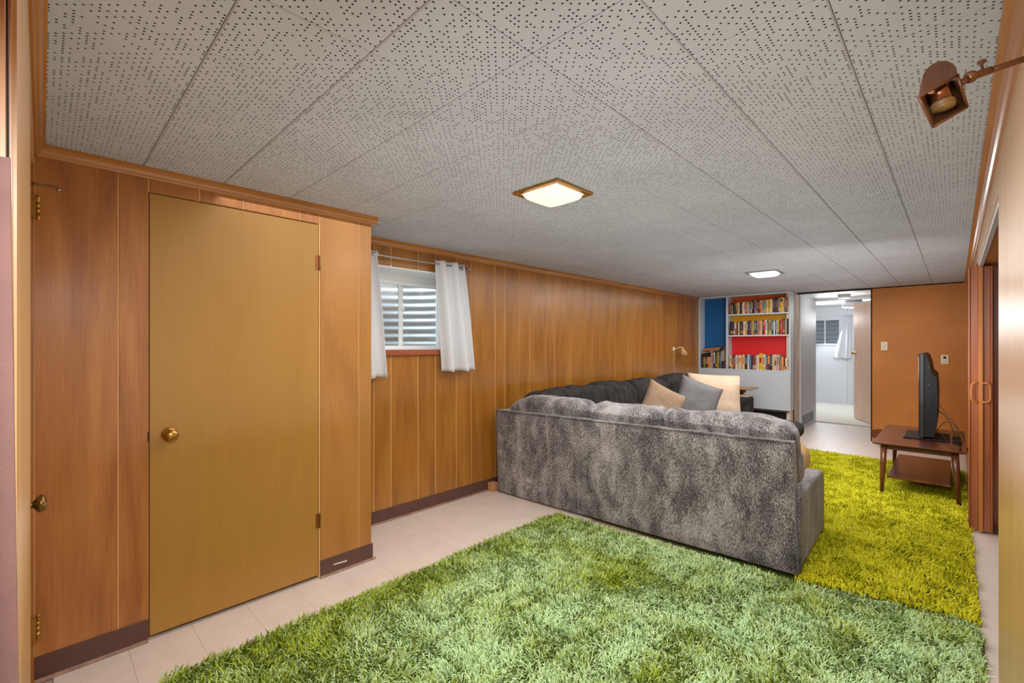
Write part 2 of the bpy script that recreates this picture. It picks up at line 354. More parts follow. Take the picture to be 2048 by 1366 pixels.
# ================================================================== ROOM
CE = 2.09            # ceiling
LW = 3.03            # left wall
CW = 2.56            # closet front
NX = -0.02           # near wall plane
RW = -0.12           # right wall plane
FX = 7.88            # far wall
# ---- floor
fl = box('floor', -2.2, 9.2, -1.2, 3.1, -0.1, -0.004, M_floorbase)
setp(fl, 'pale beige vinyl tile floor with faint joints around the green rugs', 'floor', kind='structure')
T9 = 0.2286
bm = bmesh.new(); add_box(bm, 0, T9-0.0007, 0, T9-0.0007, -0.004, 0.0, 0.0003, 1)
tile0 = bmobj('floor_tile', bm, M_floor, fl); tme = tile0.data
first = True
def covered(x, y):
    if 0.45 < x < 6.3 and -0.05 < y < 2.0: return True
    if 2.95 < x < 6.6 and y > 1.4: return True
    return False
for i in range(-9, 40):
    for j in range(-6, 14):
        x = 0.261+T9*i; y = 0.2+T9*j - 0.06
        if x > 9.17 or x < -1.9: continue
        if x > 7.9 and not (0.75 < y < 1.75): continue
        if x > 7.45 and y > 1.6: continue
        if y > 2.45 and x < 1.2: continue
        if y > 2.95 or y < -1.1: continue
        if y < -0.34 and not (2.3 < x < 4.6): continue
        if x < -0.1 and y > 0.6: continue
        if x < 2.3 and y < -0.2: continue
        if x > 4.6 and y < -0.3: continue
        if covered(x, y) and covered(x+T9, y+T9) and covered(x+T9, y) and covered(x, y+T9): continue
        if first: o = tile0; first = False
        else:
            o = tile0.copy(); COL.objects.link(o)
        o.location = (x, y, 0)

# ---- ceiling: 12 inch acoustic tiles
cl = box('ceiling', -2.2, 9.2, -1.2, 3.1, CE+0.012, CE+0.1, M_darkgap)
setp(cl, 'low grey ceiling of square perforated acoustic tiles', 'ceiling', kind='structure')
T12 = 0.3048
bm = bmesh.new(); add_box(bm, 0, T12-0.0018, 0, T12-0.0018, CE, CE+0.012, 0.0032, 1)
ct0 = bmobj('ceiling_tile', bm, M_ceil, cl); first = True
rc = random.Random(4)
for i in range(-2, 26):
    for j in range(-4, 7):
        x = 0.004+T12*i; y = 1.1217+T12*j
        if y > 2.5 and x < 1.1 and y > 2.6: continue
        if x < 0 and y > 0.6: continue
        if first: o = ct0; first = False
        else: o = ct0.copy(); COL.objects.link(o)
        o.location = (x, y, rc.uniform(0, 0.0006))
        if i == 25: o.scale = ((FX-x)/T12, 1, 1)
        if j == 6: o.scale = (o.scale[0], (LW-y)/T12, 1)
# hallway ceiling behind the camera and passage ceiling
box('shadow_strip', 7.87, 7.9, 0.82, 1.70, CE-0.022, CE+0.012, M_black); setp(bpy.data.objects['shadow_strip'], 'black shadow strip over the passage opening', 'trim', kind='structure')
pc = box('ceiling_passage', FX+0.001, 9.2, 0.7, 1.73, CE-0.004, CE+0.012, M_white); setp(pc, 'white painted ceiling of the short passage', 'ceiling', kind='structure')
hc = box('ceiling_hall', -2.2, -0.605, -0.3, 0.75, CE, CE+0.012, M_white); setp(hc, 'white ceiling of the hall behind the doorway', 'ceiling', kind='structure')

# ---- left wall: random-width grooved panelling
wl = empty('wall_left', (4.4, LW, 0), 'long wall of varnished vertical plywood planks with the window', 'wall', kind='structure')
WX0, WX1, WZ0, WZ1 = 1.45, 2.47, 1.262, 1.90
YW = 0.19
box('backing', -0.1, 1.45-0.0, LW+0.0032, LW+0.03, 0, CE+0.01, M_groove, wl)
box('backing', 1.45, WX1, LW+0.0032, LW+0.03, 0, WZ0-0.01, M_groove, wl)
box('backing', 1.45, WX1, LW+0.0032, LW+0.03, WZ1+0.01, CE+0.01, M_groove, wl)
box('backing', WX1, 9.2, LW+0.0032, LW+0.03, 0, CE+0.01, M_groove, wl)
gr = [1.30, 1.45, 1.566, 1.683, 1.823, 2.063, 2.23, 2.447, 2.612, 2.90, 3.03, 3.22]
pat = [0.15, 0.26, 0.125, 0.20, 0.115, 0.24, 0.165, 0.14, 0.22]
k = 0
while gr[-1] < 7.45:
    gr.append(min(gr[-1]+pat[k % len(pat)], 7.5)); k += 1
for a, b in zip(gr, gr[1:]):
    spans = [(0.0, CE)]
    if a < WX1-0.001 and b > WX0:
        if b <= WX1+1e-6: spans = [(0.0, WZ0), (WZ1, CE)]
        else:   # the plank that turns the window's corner
            c = [(a, 0), (b, 0), (b, CE), (a, CE), (a, WZ1), (WX1, WZ1), (WX1, WZ0), (a, WZ0)]
            n = len(c); vv = [(x, LW, z) for x, z in c] + [(x, LW+0.003, z) for x, z in c]
            a2 = a+0.0024; b2 = b-0.0024
            vv = [(min(max(x, a2), b2), y, z) for x, y, z in vv]
            ff = [list(range(n))[::-1], [n+i for i in range(n)]] + [(i, (i+1) % n, n+(i+1) % n, n+i) for i in range(n)]
            mesh('plank', vv, ff, M_panel, wl); continue
    for z0, z1 in spans: box('plank', a+0.0024, b-0.0024, LW, LW+0.003, z0, z1, M_panel, wl, 0.0012, 1)
# ---- closet block
wc = empty('wall_closet', (0.7, CW, 0), 'closet front of reddish plywood planks around the yellow door', 'wall', kind='structure')
DX0, DX1, DZ1 = 0.333, 1.081, 1.985
box('backing', NX, DX0-0.004, CW+0.0032, CW+0.03, 0, CE, M_groove, wc)
box('backing', DX1+0.004, 1.40, CW+0.0032, CW+0.03, 0, CE, M_groove, wc)
box('backing', DX0-0.004, DX1+0.004, CW+0.0032, CW+0.03, DZ1+0.006, CE, M_groove, wc)
box('backing', DX0-0.004, DX1+0.004, CW+0.04, CW+0.05, 0, DZ1+0.006, M_black, wc)
for a, b, m in ((NX, 0.228, M_closet), (0.228, DX0-0.003, M_closet), (1.112, 1.323, M_closet_pale), (1.323, 1.404, M_closet_pale)):
    box('plank', a+0.0018, b-0.0018, CW, CW+0.003, 0, CE, m, wc, 0.001, 1)
for a, b in ((DX0-0.003, 0.520), (0.520, 0.706), (0.706, 0.985), (0.985, DX1+0.007)):
    box('plank', a+0.0018, b-0.0018, CW, CW+0.003, DZ1+0.006, CE, M_closet, wc, 0.001, 1)
box('jamb', 1.090, 1.111, CW-0.001, CW+0.003, 0, CE-0.04, M_closet_pale, wc, 0.001, 1)
box('side_panel', 1.4005, 1.404, CW+0.0035, LW, 0, CE, M_closet_pale, wc)
# ---- closet door
d1 = empty('door_1', (DX0, CW, 0), 'flat yellowish plywood closet door with a round brass knob', 'door', kind='structure')
box('slab', DX0, DX1, CW+0.002, CW+0.034, 0.02, DZ1, M_door, d1, 0.002, 1)
lathe('knob', [(0.030, 0.0), (0.031, 0.004), (0.026, 0.008), (0.012, 0.012), (0.011, 0.028), (0.019, 0.034), (0.026, 0.042), (0.027, 0.05), (0.023, 0.058), (0.012, 0.063), (0.0, 0.064)], (0.405, CW+0.002, 0.906), (0, -1, 0), M_brass, d1, 24)
box('strike_plate', 0.326, 0.3325, CW-0.002, CW+0.003, 0.885, 0.925, M_darkgap, d1)
for z in (1.772, 0.327):
    h = lathe('hinge', [(0.0, -0.041), (0.004, -0.040), (0.005, -0.037), (0.005, 0.037), (0.004, 0.04), (0.0, 0.041)], (1.0855, CW-0.004, z), (0, 0, 1), M_aged, d1, 10)
    box('leaf', 1.066, 1.084, CW-0.0012, CW+0.0015, z-0.040, z+0.040, mat('copper_leaf', (150, 88, 44), 0.4, 0.5), h)
# ---- crown mouldings
def crown(name, a, b, axis, wall, sgn, label, m, h=0.045, w=0.032, ends=None):
    pr = [(0, 0), (0.006, 0.0), (0.009, 0.006), (0.016, 0.012), (0.022, 0.022), (0.024, 0.032), (w, 0.034), (w, h), (0, h)]
    v = []
    for t in (a, b):
        for o, z in pr:
            q = wall+sgn*o; Z = CE-h+z
            v.append((t, q, Z) if axis == 'x' else (q, t, Z))
    n = len(pr); f = [list(range(n)), [n+i for i in range(n)][::-1]] + [(i, n+i, n+(i+1) % n, (i+1) % n) for i in range(n)]
    bm = bmesh.new(); vs = [bm.verts.new(p) for p in v]
    for q in f: bm.faces.new([vs[i] for i in q])
    o = bmobj(name, bm, m); return setp(o, label, 'moulding', kind='structure')
crown('trim_1', 1.40, 7.5, 'x', LW, -1, 'narrow wooden crown moulding along the long panelled wall', M_crown)
crown('trim_2', NX, 1.435, 'x', CW, -1, 'golden crown moulding over the closet front', M_crown)
crown('trim_3', 0.75, CW, 'y', NX, 1, 'golden crown moulding over the near wall at left edge', M_crown_y, 0.045, 0.03)
crown('trim_4', -0.6, FX, 'x', RW, 1, 'glossy crown moulding along the right wall', M_crown, 0.05, 0.042)
# ---- baseboards
def base(name, x0, x1, y0, y1, label, par_=None):
    """vinyl cove base: face plus a flared toe"""
    bm = bmesh.new()
    add_box(bm, x0, x1, y0, y1, 0.0, 0.1, 0.001, 1)
    o = bmobj(name, bm, M_base); return setp(o, label, 'baseboard', kind='structure')
base('baseboard_left', 1.404, 2.95, LW-0.004, LW-0.0003, 'dark brown vinyl base along the panelled window wall')
base('baseboard_closet', NX, DX0-0.005, CW-0.004, CW-0.0003, 'dark brown scuffed vinyl base left of the closet door')
base('baseboard_closet_right', 1.0895, 1.412, CW-0.004, CW-0.0003, 'dark brown vinyl base right of the closet door, white scrape')
for nm, x0, x1, yy in (('baseboard_left', 1.42, 2.9, LW), ('baseboard_closet', NX, DX0-0.005, CW), ('baseboard_closet_right', 1.0895, 1.43, CW)):
    hexa('cove_toe', [(x0, yy-0.014, 0.0), (x1, yy-0.014, 0.0), (x1, yy-0.004, 0.0), (x0, yy-0.004, 0.0), (x0, yy-0.011, 0.003), (x1, yy-0.011, 0.003), (x1, yy-0.004, 0.012), (x0, yy-0.004, 0.012)], mat('cove_toe_worn', (140, 106, 84), 0.5, var=0.3, vscale=30), bpy.data.objects[nm])
M_scrape = mat('white_scrape', (222, 214, 204), 0.6)
sb = bpy.data.objects['baseboard_closet_right']
hexa('scrape', [(1.165, CW-0.0048, 0.05), (1.245, CW-0.0048, 0.044), (1.245, CW-0.004, 0.044), (1.165, CW-0.004, 0.05), (1.165, CW-0.0048, 0.056), (1.245, CW-0.0048, 0.052), (1.245, CW-0.004, 0.052), (1.165, CW-0.004, 0.056)], M_scrape, sb)

# ---- window in the left wall
M_winframe = mat('window_frame_paint', (236, 238, 238), 0.4)
M_reveal = mat('reveal_white', (240, 241, 241), 0.6)
w1 = empty('window_1', (1.9, LW, WZ0), 'white basement slider window with corrugated well behind', 'window', kind='structure')
YG = LW+0.25
box('head_reveal', WX0, WX1, LW+0.001, YG+0.05, WZ1-0.012, WZ1, M_reveal, w1)
box('side_reveal', WX1-0.012, WX1, LW+0.001, YG+0.05, WZ0, WZ1-0.012, M_reveal, w1)
box('side_reveal', WX0, WX0+0.012, LW+0.001, YG+0.05, WZ0, WZ1-0.012, M_reveal, w1)
box('sill', WX0, WX1, LW+0.001, YG+0.05, WZ0, WZ0+0.014, M_reveal, w1)
box('sill_nosing', WX0, WX1+0.01, LW-0.028, LW-0.0005, WZ0-0.03, WZ0+0.014, [wood('red_sill', (140, 70, 40), (160, 86, 54), (174, 104, 70), 0.35, 0.3, 8, .6, 0, axis='x')][0], w1, 0.003, 1)
FXa, FXb, FZa, FZb = 1.52, 2.40, 1.276, 1.832
box('head_board', WX0+0.012, WX1-0.012, YG, YG+0.02, FZb, WZ1-0.012, M_reveal, w1)
wf = box('frame_rail', WX0+0.012, WX1-0.012, YG-0.02, YG+0.025, FZb-0.03, FZb, M_winframe, w1, 0.002, 1)
box('frame_rail', WX0+0.012, WX1-0.012, YG-0.02, YG+0.025, FZa, FZa+0.03, M_winframe, w1, 0.002, 1)
box('frame_stile', WX1-0.037, WX1-0.012, YG-0.02, YG+0.025, FZa+0.03, FZb-0.03, M_winframe, w1, 0.002, 1)
box('frame_stile', WX0+0.012, WX0+0.037, YG-0.02, YG+0.025, FZa+0.03, FZb-0.03, M_winframe, w1, 0.002, 1)
box('sash_stile', 2.035, 2.055, YG-0.016, YG-0.002, FZa+0.03, FZb-0.03, M_winframe, w1, 0.002, 1)
box('sash_stile', 2.065, 2.085, YG+0.0, YG+0.012, FZa+0.03, FZb-0.03, M_winframe, w1, 0.002, 1)
box('latch', 2.06, 2.085, YG-0.024, YG-0.0165, 1.60, 1.635, M_winframe, w1, 0.002, 1)
def glass(name, rough):
    m = bpy.data.materials.new(name); m.use_nodes = True; nt = m.node_tree; out = nt.nodes['Material Output']; nt.nodes.remove(nt.nodes['Principled BSDF'])
    g = nt.nodes.new('ShaderNodeBsdfGlossy'); g.inputs['Roughness'].default_value = 0.12; g.inputs[0].default_value = (1, 1, 1, 1)
    t = nt.nodes.new('ShaderNodeBsdfRefraction'); t.inputs['IOR'].default_value = 1.02; t.inputs['Roughness'].default_value = rough; t.inputs[0].default_value = (0.93, 0.95, 0.96, 1)
    x = nt.nodes.new('ShaderNodeMixShader'); x.inputs[0].default_value = 0.1
    nt.links.new(t.outputs[0], x.inputs[1]); nt.links.new(g.outputs[0], x.inputs[2]); nt.links.new(x.outputs[0], out.inputs['Surface']); return m
M_glass = glass('dusty_glass', 0.5)
box('pane', WX0+0.037, 2.035, YG-0.011, YG-0.008, FZa+0.03, FZb-0.03, M_glass, w1)
box('pane', 2.085, WX1-0.037, YG+0.004, YG+0.007, FZa+0.03, FZb-0.03, M_glass, w1)
# corrugated well outside
def well(name, pts, z0, z1, parent, nz=90, wave=0.072, amp=0.010):
    v = []; f = []; n = len(pts)
    P = [Vector((x, y, 0)) for x, y in pts]
    for k in range(nz+1):
        z = z0+(z1-z0)*k/nz; d = amp*math.sin(2*PI*z/wave)
        for i, p in enumerate(P):
            t = (P[min(i+1, n-1)]-P[max(i-1, 0)]).normalized(); nn = Vector((t.y, -t.x, 0))
            q = p+nn*d; v.append((q.x, q.y, z))
    for k in range(nz):
        for i in range(n-1): f.append((k*n+i, k*n+i+1, (k+1)*n+i+1, (k+1)*n+i))
    return mesh(name, v, f, M_galv, parent, True)
pts = [(2.0-0.62*math.cos(t*PI/24)*1.0, LW+0.32+0.55*math.sin(t*PI/24)) for t in range(25)]
well('window_well', pts, 0.9, 2.25, w1)
box('gravel', 1.3, 2.7, LW+0.31, LW+1.0, 0.85, 0.9, mat('gravel', (120, 110, 96), 0.9, var=0.3, vscale=40), w1)
lamp('daylight_well', 'AREA', (1.75, LW+0.62, 2.6), 15, (0.9, 0.95, 1), 0.7, 0.5, (2.1, LW+0.6, 1.2))

# ---- near wall (seen nearly edge-on at the left border)
wn = empty('wall_near', (NX, 1.6, 0), 'near wall of pale varnished boards seen edge-on at the left', 'wall', kind='structure')
box('board', NX-0.06, NX, 2.475, CW, 0, CE, M_closet, wn)
box('board', NX-0.06, NX-0.0, 0.78, 1.70, 0, CE, M_blond, wn)
box('header', NX-0.06, NX, 1.70, 2.475, 1.99, CE, M_blond, wn)
box('board', NX-0.08, NX-0.062, 0.75, CW, 0, CE, M_darkgap, wn)
d2 = empty('door_2', (NX, 2.46, 0), 'pale narrow door in the near wall with brass hinges and knob', 'door', kind='structure')
box('slab', NX-0.042, NX-0.007, 1.705, 2.455, 0.02, 1.985, M_door, d2, 0.002, 1)
lathe('knob', [(0.022, 0.0), (0.022, 0.002), (0.009, 0.004), (0.009, 0.012), (0.017, 0.016), (0.0235, 0.022), (0.0245, 0.028), (0.020, 0.034), (0.009, 0.0375), (0, 0.038)], (NX-0.007, 1.79, 0.878), (1, 0, 0), M_aged, d2, 22)
for z in (1.825, 0.255):
    h = lathe('hinge', [(0.0, -0.047), (0.005, -0.046), (0.0062, -0.043), (0.0062, -0.0195), (0.0045, -0.019), (0.0062, -0.0185), (0.0062, 0.0), (0.0045, 0.0005), (0.0062, 0.001), (0.0062, 0.0195), (0.0045, 0.02), (0.0062, 0.0205), (0.0062, 0.043), (0.005, 0.046), (0, 0.047)], (NX+0.0105, 2.465, z), (0, 0, 1), M_brass, d2, 12)
    box('leaf', NX-0.0065, NX+0.006, 2.440, 2.462, z-0.042, z+0.042, M_brass, h)
hk = empty('hook_latch', (NX, 2.4, 1.9), 'small hook-and-eye latch above the near door hinge', 'hook')
tube('hook', spline([(NX+0.0, 2.40, 1.895), (NX+0.03, 2.38, 1.893), (NX+0.055, 2.36, 1.887), (NX+0.066, 2.35, 1.88), (NX+0.06, 2.345, 1.874)], 5), 0.0045, M_chrome, hk)
lathe('eye', [(0, 0), (0.008, 0), (0.008, 0.012), (0.004, 0.014), (0, 0.014)], (NX-0.006, 2.405, 1.895), (1, 0, 0), M_brass, hk, 10)
# leaning brown board and hanging mauve cloth, nearest the lens at the left border
ob = empty('board_panel', (-0.03, 0.7, 0), 'brown board with a pale edge leaning at the left border', 'board')
hexa('panel_face', [(-0.42, 0.655, 0.0), (-0.0185, 0.655, 0.0), (-0.0185, 0.675, 0.0), (-0.42, 0.675, 0.0), (-0.42, 0.655, CE-0.002), (-0.0265, 0.655, CE-0.002), (-0.0265, 0.675, CE-0.002), (-0.42, 0.675, CE-0.002)], M_closet, ob)
hexa('dark_gap', [(-0.42, 0.676, 0.0), (-0.0168, 0.676, 0.0), (-0.0168, 0.684, 0.0), (-0.42, 0.684, 0.0), (-0.42, 0.676, CE-0.002), (-0.025, 0.676, CE-0.002), (-0.025, 0.684, CE-0.002), (-0.42, 0.684, CE-0.002)], M_black, ob)
hexa('edge_strip', [(-0.42, 0.685, 0.0), (-0.0135, 0.685, 0.0), (-0.0135, 0.695, 0.0), (-0.42, 0.695, 0.0), (-0.42, 0.685, CE-0.002), (-0.0235, 0.685, CE-0.002), (-0.0235, 0.695, CE-0.002), (-0.42, 0.695, CE-0.002)], M_closet, ob)
v = []; f = []; nu, nv = 24, 40
for j in range(nv+1):
    z = 1.475-1.3*j/nv
    xe = -0.0190+0.0105*(j/nv)*1.25
    for i in range(nu+1):
        u = i/nu; x = xe-0.24*(1-u); y = 0.600+0.010*math.sin(u*9*2*PI/2+0.4)*(0.4+0.6*j/nv)
        v.append((x, y, z))
for j in range(nv):
    for i in range(nu): f.append((j*(nu+1)+i, j*(nu+1)+i+1, (j+1)*(nu+1)+i+1, (j+1)*(nu+1)+i))
o = mesh('hanging_cloth', v, f, M_mauve, None, True); md = o.modifiers.new('s', 'SOLIDIFY'); md.thickness = 0.002
setp(o, 'dusty mauve cloth hanging at the left border of the view', 'curtain')
# hall behind the camera
wh = empty('wall_hall', (-1.2, 0.7, 0), 'plain hall walls behind the open doorway', 'wall', kind='structure')
box('wall_panel', -2.2, -0.09, 0.70, 0.74, 0, CE, M_blond, wh)
box('wall_panel', -2.24, -2.2, -0.3, 0.74, 0, CE, M_white, wh)

# ---- right wall
wr = empty('wall_right', (4, RW, 0), 'right wall of glossy pale boards with the accordion door opening', 'wall', kind='structure')
OX0, OX1, OZ = 2.572, 4.80, 1.895
def wallbox(x0, x1, z0, z1, m=M_blond, nm='board'): return box(nm, x0, x1, RW-0.012, RW, z0, z1, m, wr)
for a, b in ((-2.2, -0.7), (-0.7, 0.5), (0.5, 1.72), (1.72, OX0)): wallbox(a+0.0006, b-0.0006 if b != OX0 else b, 0, CE)
wallbox(OX0, 3.7, OZ, CE); wallbox(3.7, OX1, OZ, CE)
for a, b in ((OX1, 5.8), (5.8, 6.9), (6.9, FX)): wallbox(a+0.0006, b-0.0006, 0, CE, M_crown_y if False else M_closet_pale)
box('jamb', OX0-0.0, OX0+0.018, RW-0.15, RW-0.0125, 0, OZ-0.02, M_blond, wr)
box('wall_core', -2.2, OX0-0.001, RW-0.15, RW-0.013, 0, CE, M_blond, wr)
box('wall_core', OX1+0.001, FX, RW-0.15, RW-0.013, 0, CE, M_blond, wr)
box('wall_core', OX0, OX1, RW-0.15, RW-0.013, OZ+0.001, CE, M_blond, wr)
for i in range(8):   # soffit boards of the opening
    a = OX0+0.02+i*(OX1-OX0-0.04)/8
    box('soffit_board', a, a+(OX1-OX0-0.04)/8-0.002, RW-0.15, RW-0.0005, OZ-0.018, OZ, M_crown_y, wr)
box('door_track', OX0+0.02, OX1-0.02, -0.142, -0.1205, OZ-0.034, OZ-0.0185, M_alu, wr, 0.002, 1)
box('jamb', OX1-0.018, OX1, RW-0.15, RW-0.0125, 0, OZ-0.02, M_reddish, wr)
box('casing', OX1+0.0, OX1+0.05, RW+0.0005, RW+0.012, 0, OZ+0.02, M_closet_pale, wr, 0.002, 1)
# closet behind the opening
wk = empty('wall_nook', (3.6, -0.9, 0), 'closet walls seen through the right-hand opening', 'wall', kind='structure')
box('wall_panel', 2.3, 4.82, -1.12, -1.1, 0, CE, M_closet_pale, wk)
box('wall_panel', 2.28, 2.3, -1.12, RW-0.151, 0, CE, M_closet_pale, wk)
box('wall_panel', 4.80, 4.82, -1.1, RW-0.151, 0, CE, M_closet_pale, wk)
box('wall_base', 4.796, 4.7995, -1.1, RW-0.16, 0, 0.1, M_base, wk)
# accordion door, folded at the far jamb
d3 = empty('door_3', (4.65, RW-0.07, 0), 'reddish folding accordion door pushed open against the far jamb', 'door', kind='structure')
fold = []
yc = -0.127
xs = [4.772, 4.742, 4.712, 4.682, 4.652, 4.622, 4.592]
for i, (a, b) in enumerate(zip(xs, xs[1:])):
    y0, y1 = (yc-0.058, yc+0.058) if i % 2 == 0 else (yc+0.058, yc-0.058)
    dx = 0.0025
    hexa('fold_panel', [(a-dx, y0, 0.02), (a+dx, y0, 0.02), (b+dx, y1, 0.02), (b-dx, y1, 0.02), (a-dx, y0, OZ-0.036), (a+dx, y0, OZ-0.036), (b+dx, y1, OZ-0.036), (b-dx, y1, OZ-0.036)], M_reddish, d3)
# lead panel faces the camera: two leaves, orange lead post with handles
box('lead_panel', 4.568, 4.580, -0.1165, -0.077, 0.012, OZ-0.036, M_reddish, d3, 0.003, 2)
box('lead_panel', 4.568, 4.580, -0.176, -0.1395, 0.012, OZ-0.036, M_reddish, d3, 0.003, 2)
box('lead_post', 4.552, 4.588, -0.139, -0.117, 0.010, OZ-0.036, M_orange, d3, 0.003, 2)
box('end_strip', 4.560, 4.586, -0.0765, -0.068, 0.012, OZ-0.036, M_reddish, d3, 0.002, 1)
box('end_strip', 4.560, 4.586, -0.186, -0.1765, 0.012, OZ-0.036, M_reddish, d3, 0.002, 1)
for s in (1, -1):
    y0 = -0.128+s*0.0115; y1 = y0+s*0.034
    tube('handle', spline([(4.556, y0, 1.045), (4.545, y0+s*0.012, 1.048), (4.542, y1-s*0.006, 1.04), (4.541, y1, 1.022), (4.541, y1, 0.94), (4.542, y1-s*0.006, 0.922), (4.545, y0+s*0.012, 0.914), (4.556, y0, 0.916)], 4), 0.0055, M_orange, d3, 8)

# ---- far wall
wf_ = empty('wall_far', (FX, 0.35, 0), 'tan hardboard wall panel beside the passage, nails showing', 'wall', kind='structure')
box('hardboard_sheet', FX, FX+0.01, RW, 0.812, 0.05, CE-0.012, M_hard, wf_, 0.002, 1)
box('stud_edge', FX-0.002, FX+0.03, 0.812, 0.826, 0, CE, M_black, wf_)
box('wall_core', FX+0.0105, 9.2, 0.70, 0.81, 0, CE, M_darkgap, wf_)
box('wall_core', FX+0.0105, FX+0.06, RW-0.1, 0.70, 0, CE, M_darkgap, wf_)
box('ceiling_gap', FX-0.001, FX+0.01, RW, 0.812, CE-0.0115, CE, M_black, wf_)
box('bottom_rail', FX-0.001, FX+0.01, 0.0, 0.812, 0.0, 0.05, mat('worn_edge', (190, 140, 96), 0.8, var=0.3, vscale=30), wf_)
# the torn lower corner, darker fibre exposed
v = [(0.81, 0.05), (0.81, 0.15), (0.79, 0.172), (0.77, 0.165), (0.745, 0.18), (0.72, 0.176), (0.70, 0.18), (0.69, 0.16), (0.70, 0.12), (0.71, 0.09), (0.74, 0.07), (0.76, 0.05)]
n = len(v); vv = [(FX-0.001, y, z) for y, z in v]+[(FX-0.0001, y, z) for y, z in v]
bm = bmesh.new(); vs = [bm.verts.new(p) for p in vv]; bm.faces.new(vs[:n]); bm.faces.new(vs[n:])
for i in range(n): bm.faces.new((vs[i], vs[(i+1) % n], vs[n+(i+1) % n], vs[n+i]))
bmobj('torn_patch', bm, mat('torn_fibre', (120, 66, 30), 0.9, var=0.2, vscale=50), wf_)
for y, z in ((0.77, 2.04), (0.77, 1.83), (0.775, 1.62), (0.35, 2.05), (0.76, 1.2), (-0.06, 2.04), (-0.07, 1.80), (-0.07, 1.45), (-0.07, 0.9), (0.76, 0.8)):
    lathe('nail', [(0, 0), (0.005, 0), (0.004, 0.0015), (0, 0.002)], (FX, y, z), (-1, 0, 0), M_plate, wf_, 6)
base_f = box('baseboard_passage', 7.9, 9.2, 0.811, 0.815, 0, 0.1, M_base); setp(base_f, 'brown base at the passage right side', 'baseboard', kind='structure')
# passage left side
pw = empty('wall_passage', (8.4, 1.71, 0), 'passage side wall: stained plaster strip then grey painted board', 'wall', kind='structure')
box('plaster_strip', 7.535, 8.10, 1.712, 1.76, 0, CE, M_plaster, pw, 0.004, 1)
box('edge_strip', 8.085, 8.11, 1.695, 1.7115, 0, CE-0.005, M_white, pw, 0.002, 1)
box('painted_board', 8.11, 9.17, 1.700, 1.76, 0, CE-0.005, M_greyp, pw, 0.002, 1)
vt = empty('floor_vent', (8.6, 1.70, 0.05), 'grey metal air register low on the passage wall', 'vent')
box('register_frame', 8.20, 9.00, 1.696, 1.6995, 0.04, 0.062, M_greyp, vt); box('register_frame', 8.20, 9.00, 1.696, 1.6995, 0.218, 0.24, M_greyp, vt)
box('register_frame', 8.20, 8.225, 1.696, 1.6995, 0.0625, 0.2175, M_greyp, vt); box('register_frame', 8.975, 9.00, 1.696, 1.6995, 0.0625, 0.2175, M_greyp, vt)
box('grille_back', 8.226, 8.974, 1.698, 1.6996, 0.063, 0.217, M_black, vt)
for i in range(9): box('slat', 8.29+i*0.078, 8.30+i*0.078, 1.692, 1.6975, 0.063, 0.217, M_greyp, vt)
# ---- far bedroom
fb = box('floor_bedroom', 9.2, 13.0, -0.6, 4.2, -0.1, 0.02, M_bedrug); setp(fb, 'pale shag carpet of the far bedroom', 'carpet', kind='structure')
cb = box('ceiling_bedroom', 9.2, 13.0, -0.6, 4.2, 2.16, 2.2, M_bright); setp(cb, 'white ceiling of the far bedroom', 'ceiling', kind='structure')
wb = empty('wall_bedroom', (12.2, 2, 0), 'pale grey bedroom wall with vertical joints beyond the passage', 'wall', kind='structure')
BX = 12.2
B0, B1, Bz0, Bz1 = 1.80, 2.9, 1.31, 1.90   # window opening y range
prev = -0.6
for y in (0.4, 1.6, 1.68):
    box('board', BX, BX+0.03, prev, y-0.003, 0, 2.16, M_bright, wb); prev = y
box('board', BX, BX+0.03, 1.68, B0, 0, 2.16, M_bright, wb); box('board', BX, BX+0.03, B1, 4.2, 0, 2.16, M_bright, wb)
box('board', BX, BX+0.03, B0, B1, 0, Bz0, M_bright, wb); box('board', BX, BX+0.03, B0, B1, Bz1, 2.16, M_bright, wb)
box('board', 9.21, 12.2, 4.17, 4.2, 0, 2.16, M_bright, wb); box('board', 9.21, 12.2, -0.6, -0.57, 0, 2.16, M_bright, wb)
box('front_wall', 9.17, 9.20, 1.705, 4.2, 0, 2.16, M_bright, wb); box('front_wall', 9.205, 9.23, -0.6, 0.81, 0, 2.16, M_bright, wb)
box('door_head', 9.171, 9.20, 0.81, 1.70, 2.05, 2.16, M_bright, wb)
M_glass2 = glass('clear_glass', 0.04)
lamp('bedroom_well_light', 'AREA', (BX+0.3, 2.3, 2.7), 16, (0.9, 0.95, 1), 0.6, 0.4, (BX+0.35, 2.3, 1.0))
w2 = empty('window_2', (BX, 2.3, 1.3), 'small white bedroom window with corrugated well behind', 'window', kind='structure')
for a in ((B0, B1, Bz0, Bz0+0.035), (B0, B1, Bz1-0.035, Bz1)): box('frame_rail', BX-0.012, BX+0.05, *a, M_bright, w2)
for a in ((B0, B0+0.03), (B1-0.03, B1), (2.08, 2.10)): box('frame_stile', BX-0.01, BX+0.04, *a, Bz0+0.036, Bz1-0.036, M_bright, w2)
box('pane', BX+0.01, BX+0.013, B0+0.03, 2.08, Bz0+0.036, Bz1-0.036, M_glass2, w2); box('pane', BX+0.01, BX+0.013, 2.10, B1-0.03, Bz0+0.036, Bz1-0.036, M_glass2, w2)
pts = [(BX+0.1+0.5*math.sin(t*PI/20), 2.35+0.62*math.cos(t*PI/20)) for t in range(21)]
well('window_well', pts, 1.0, 2.3, w2, 80, 0.1, 0.02)
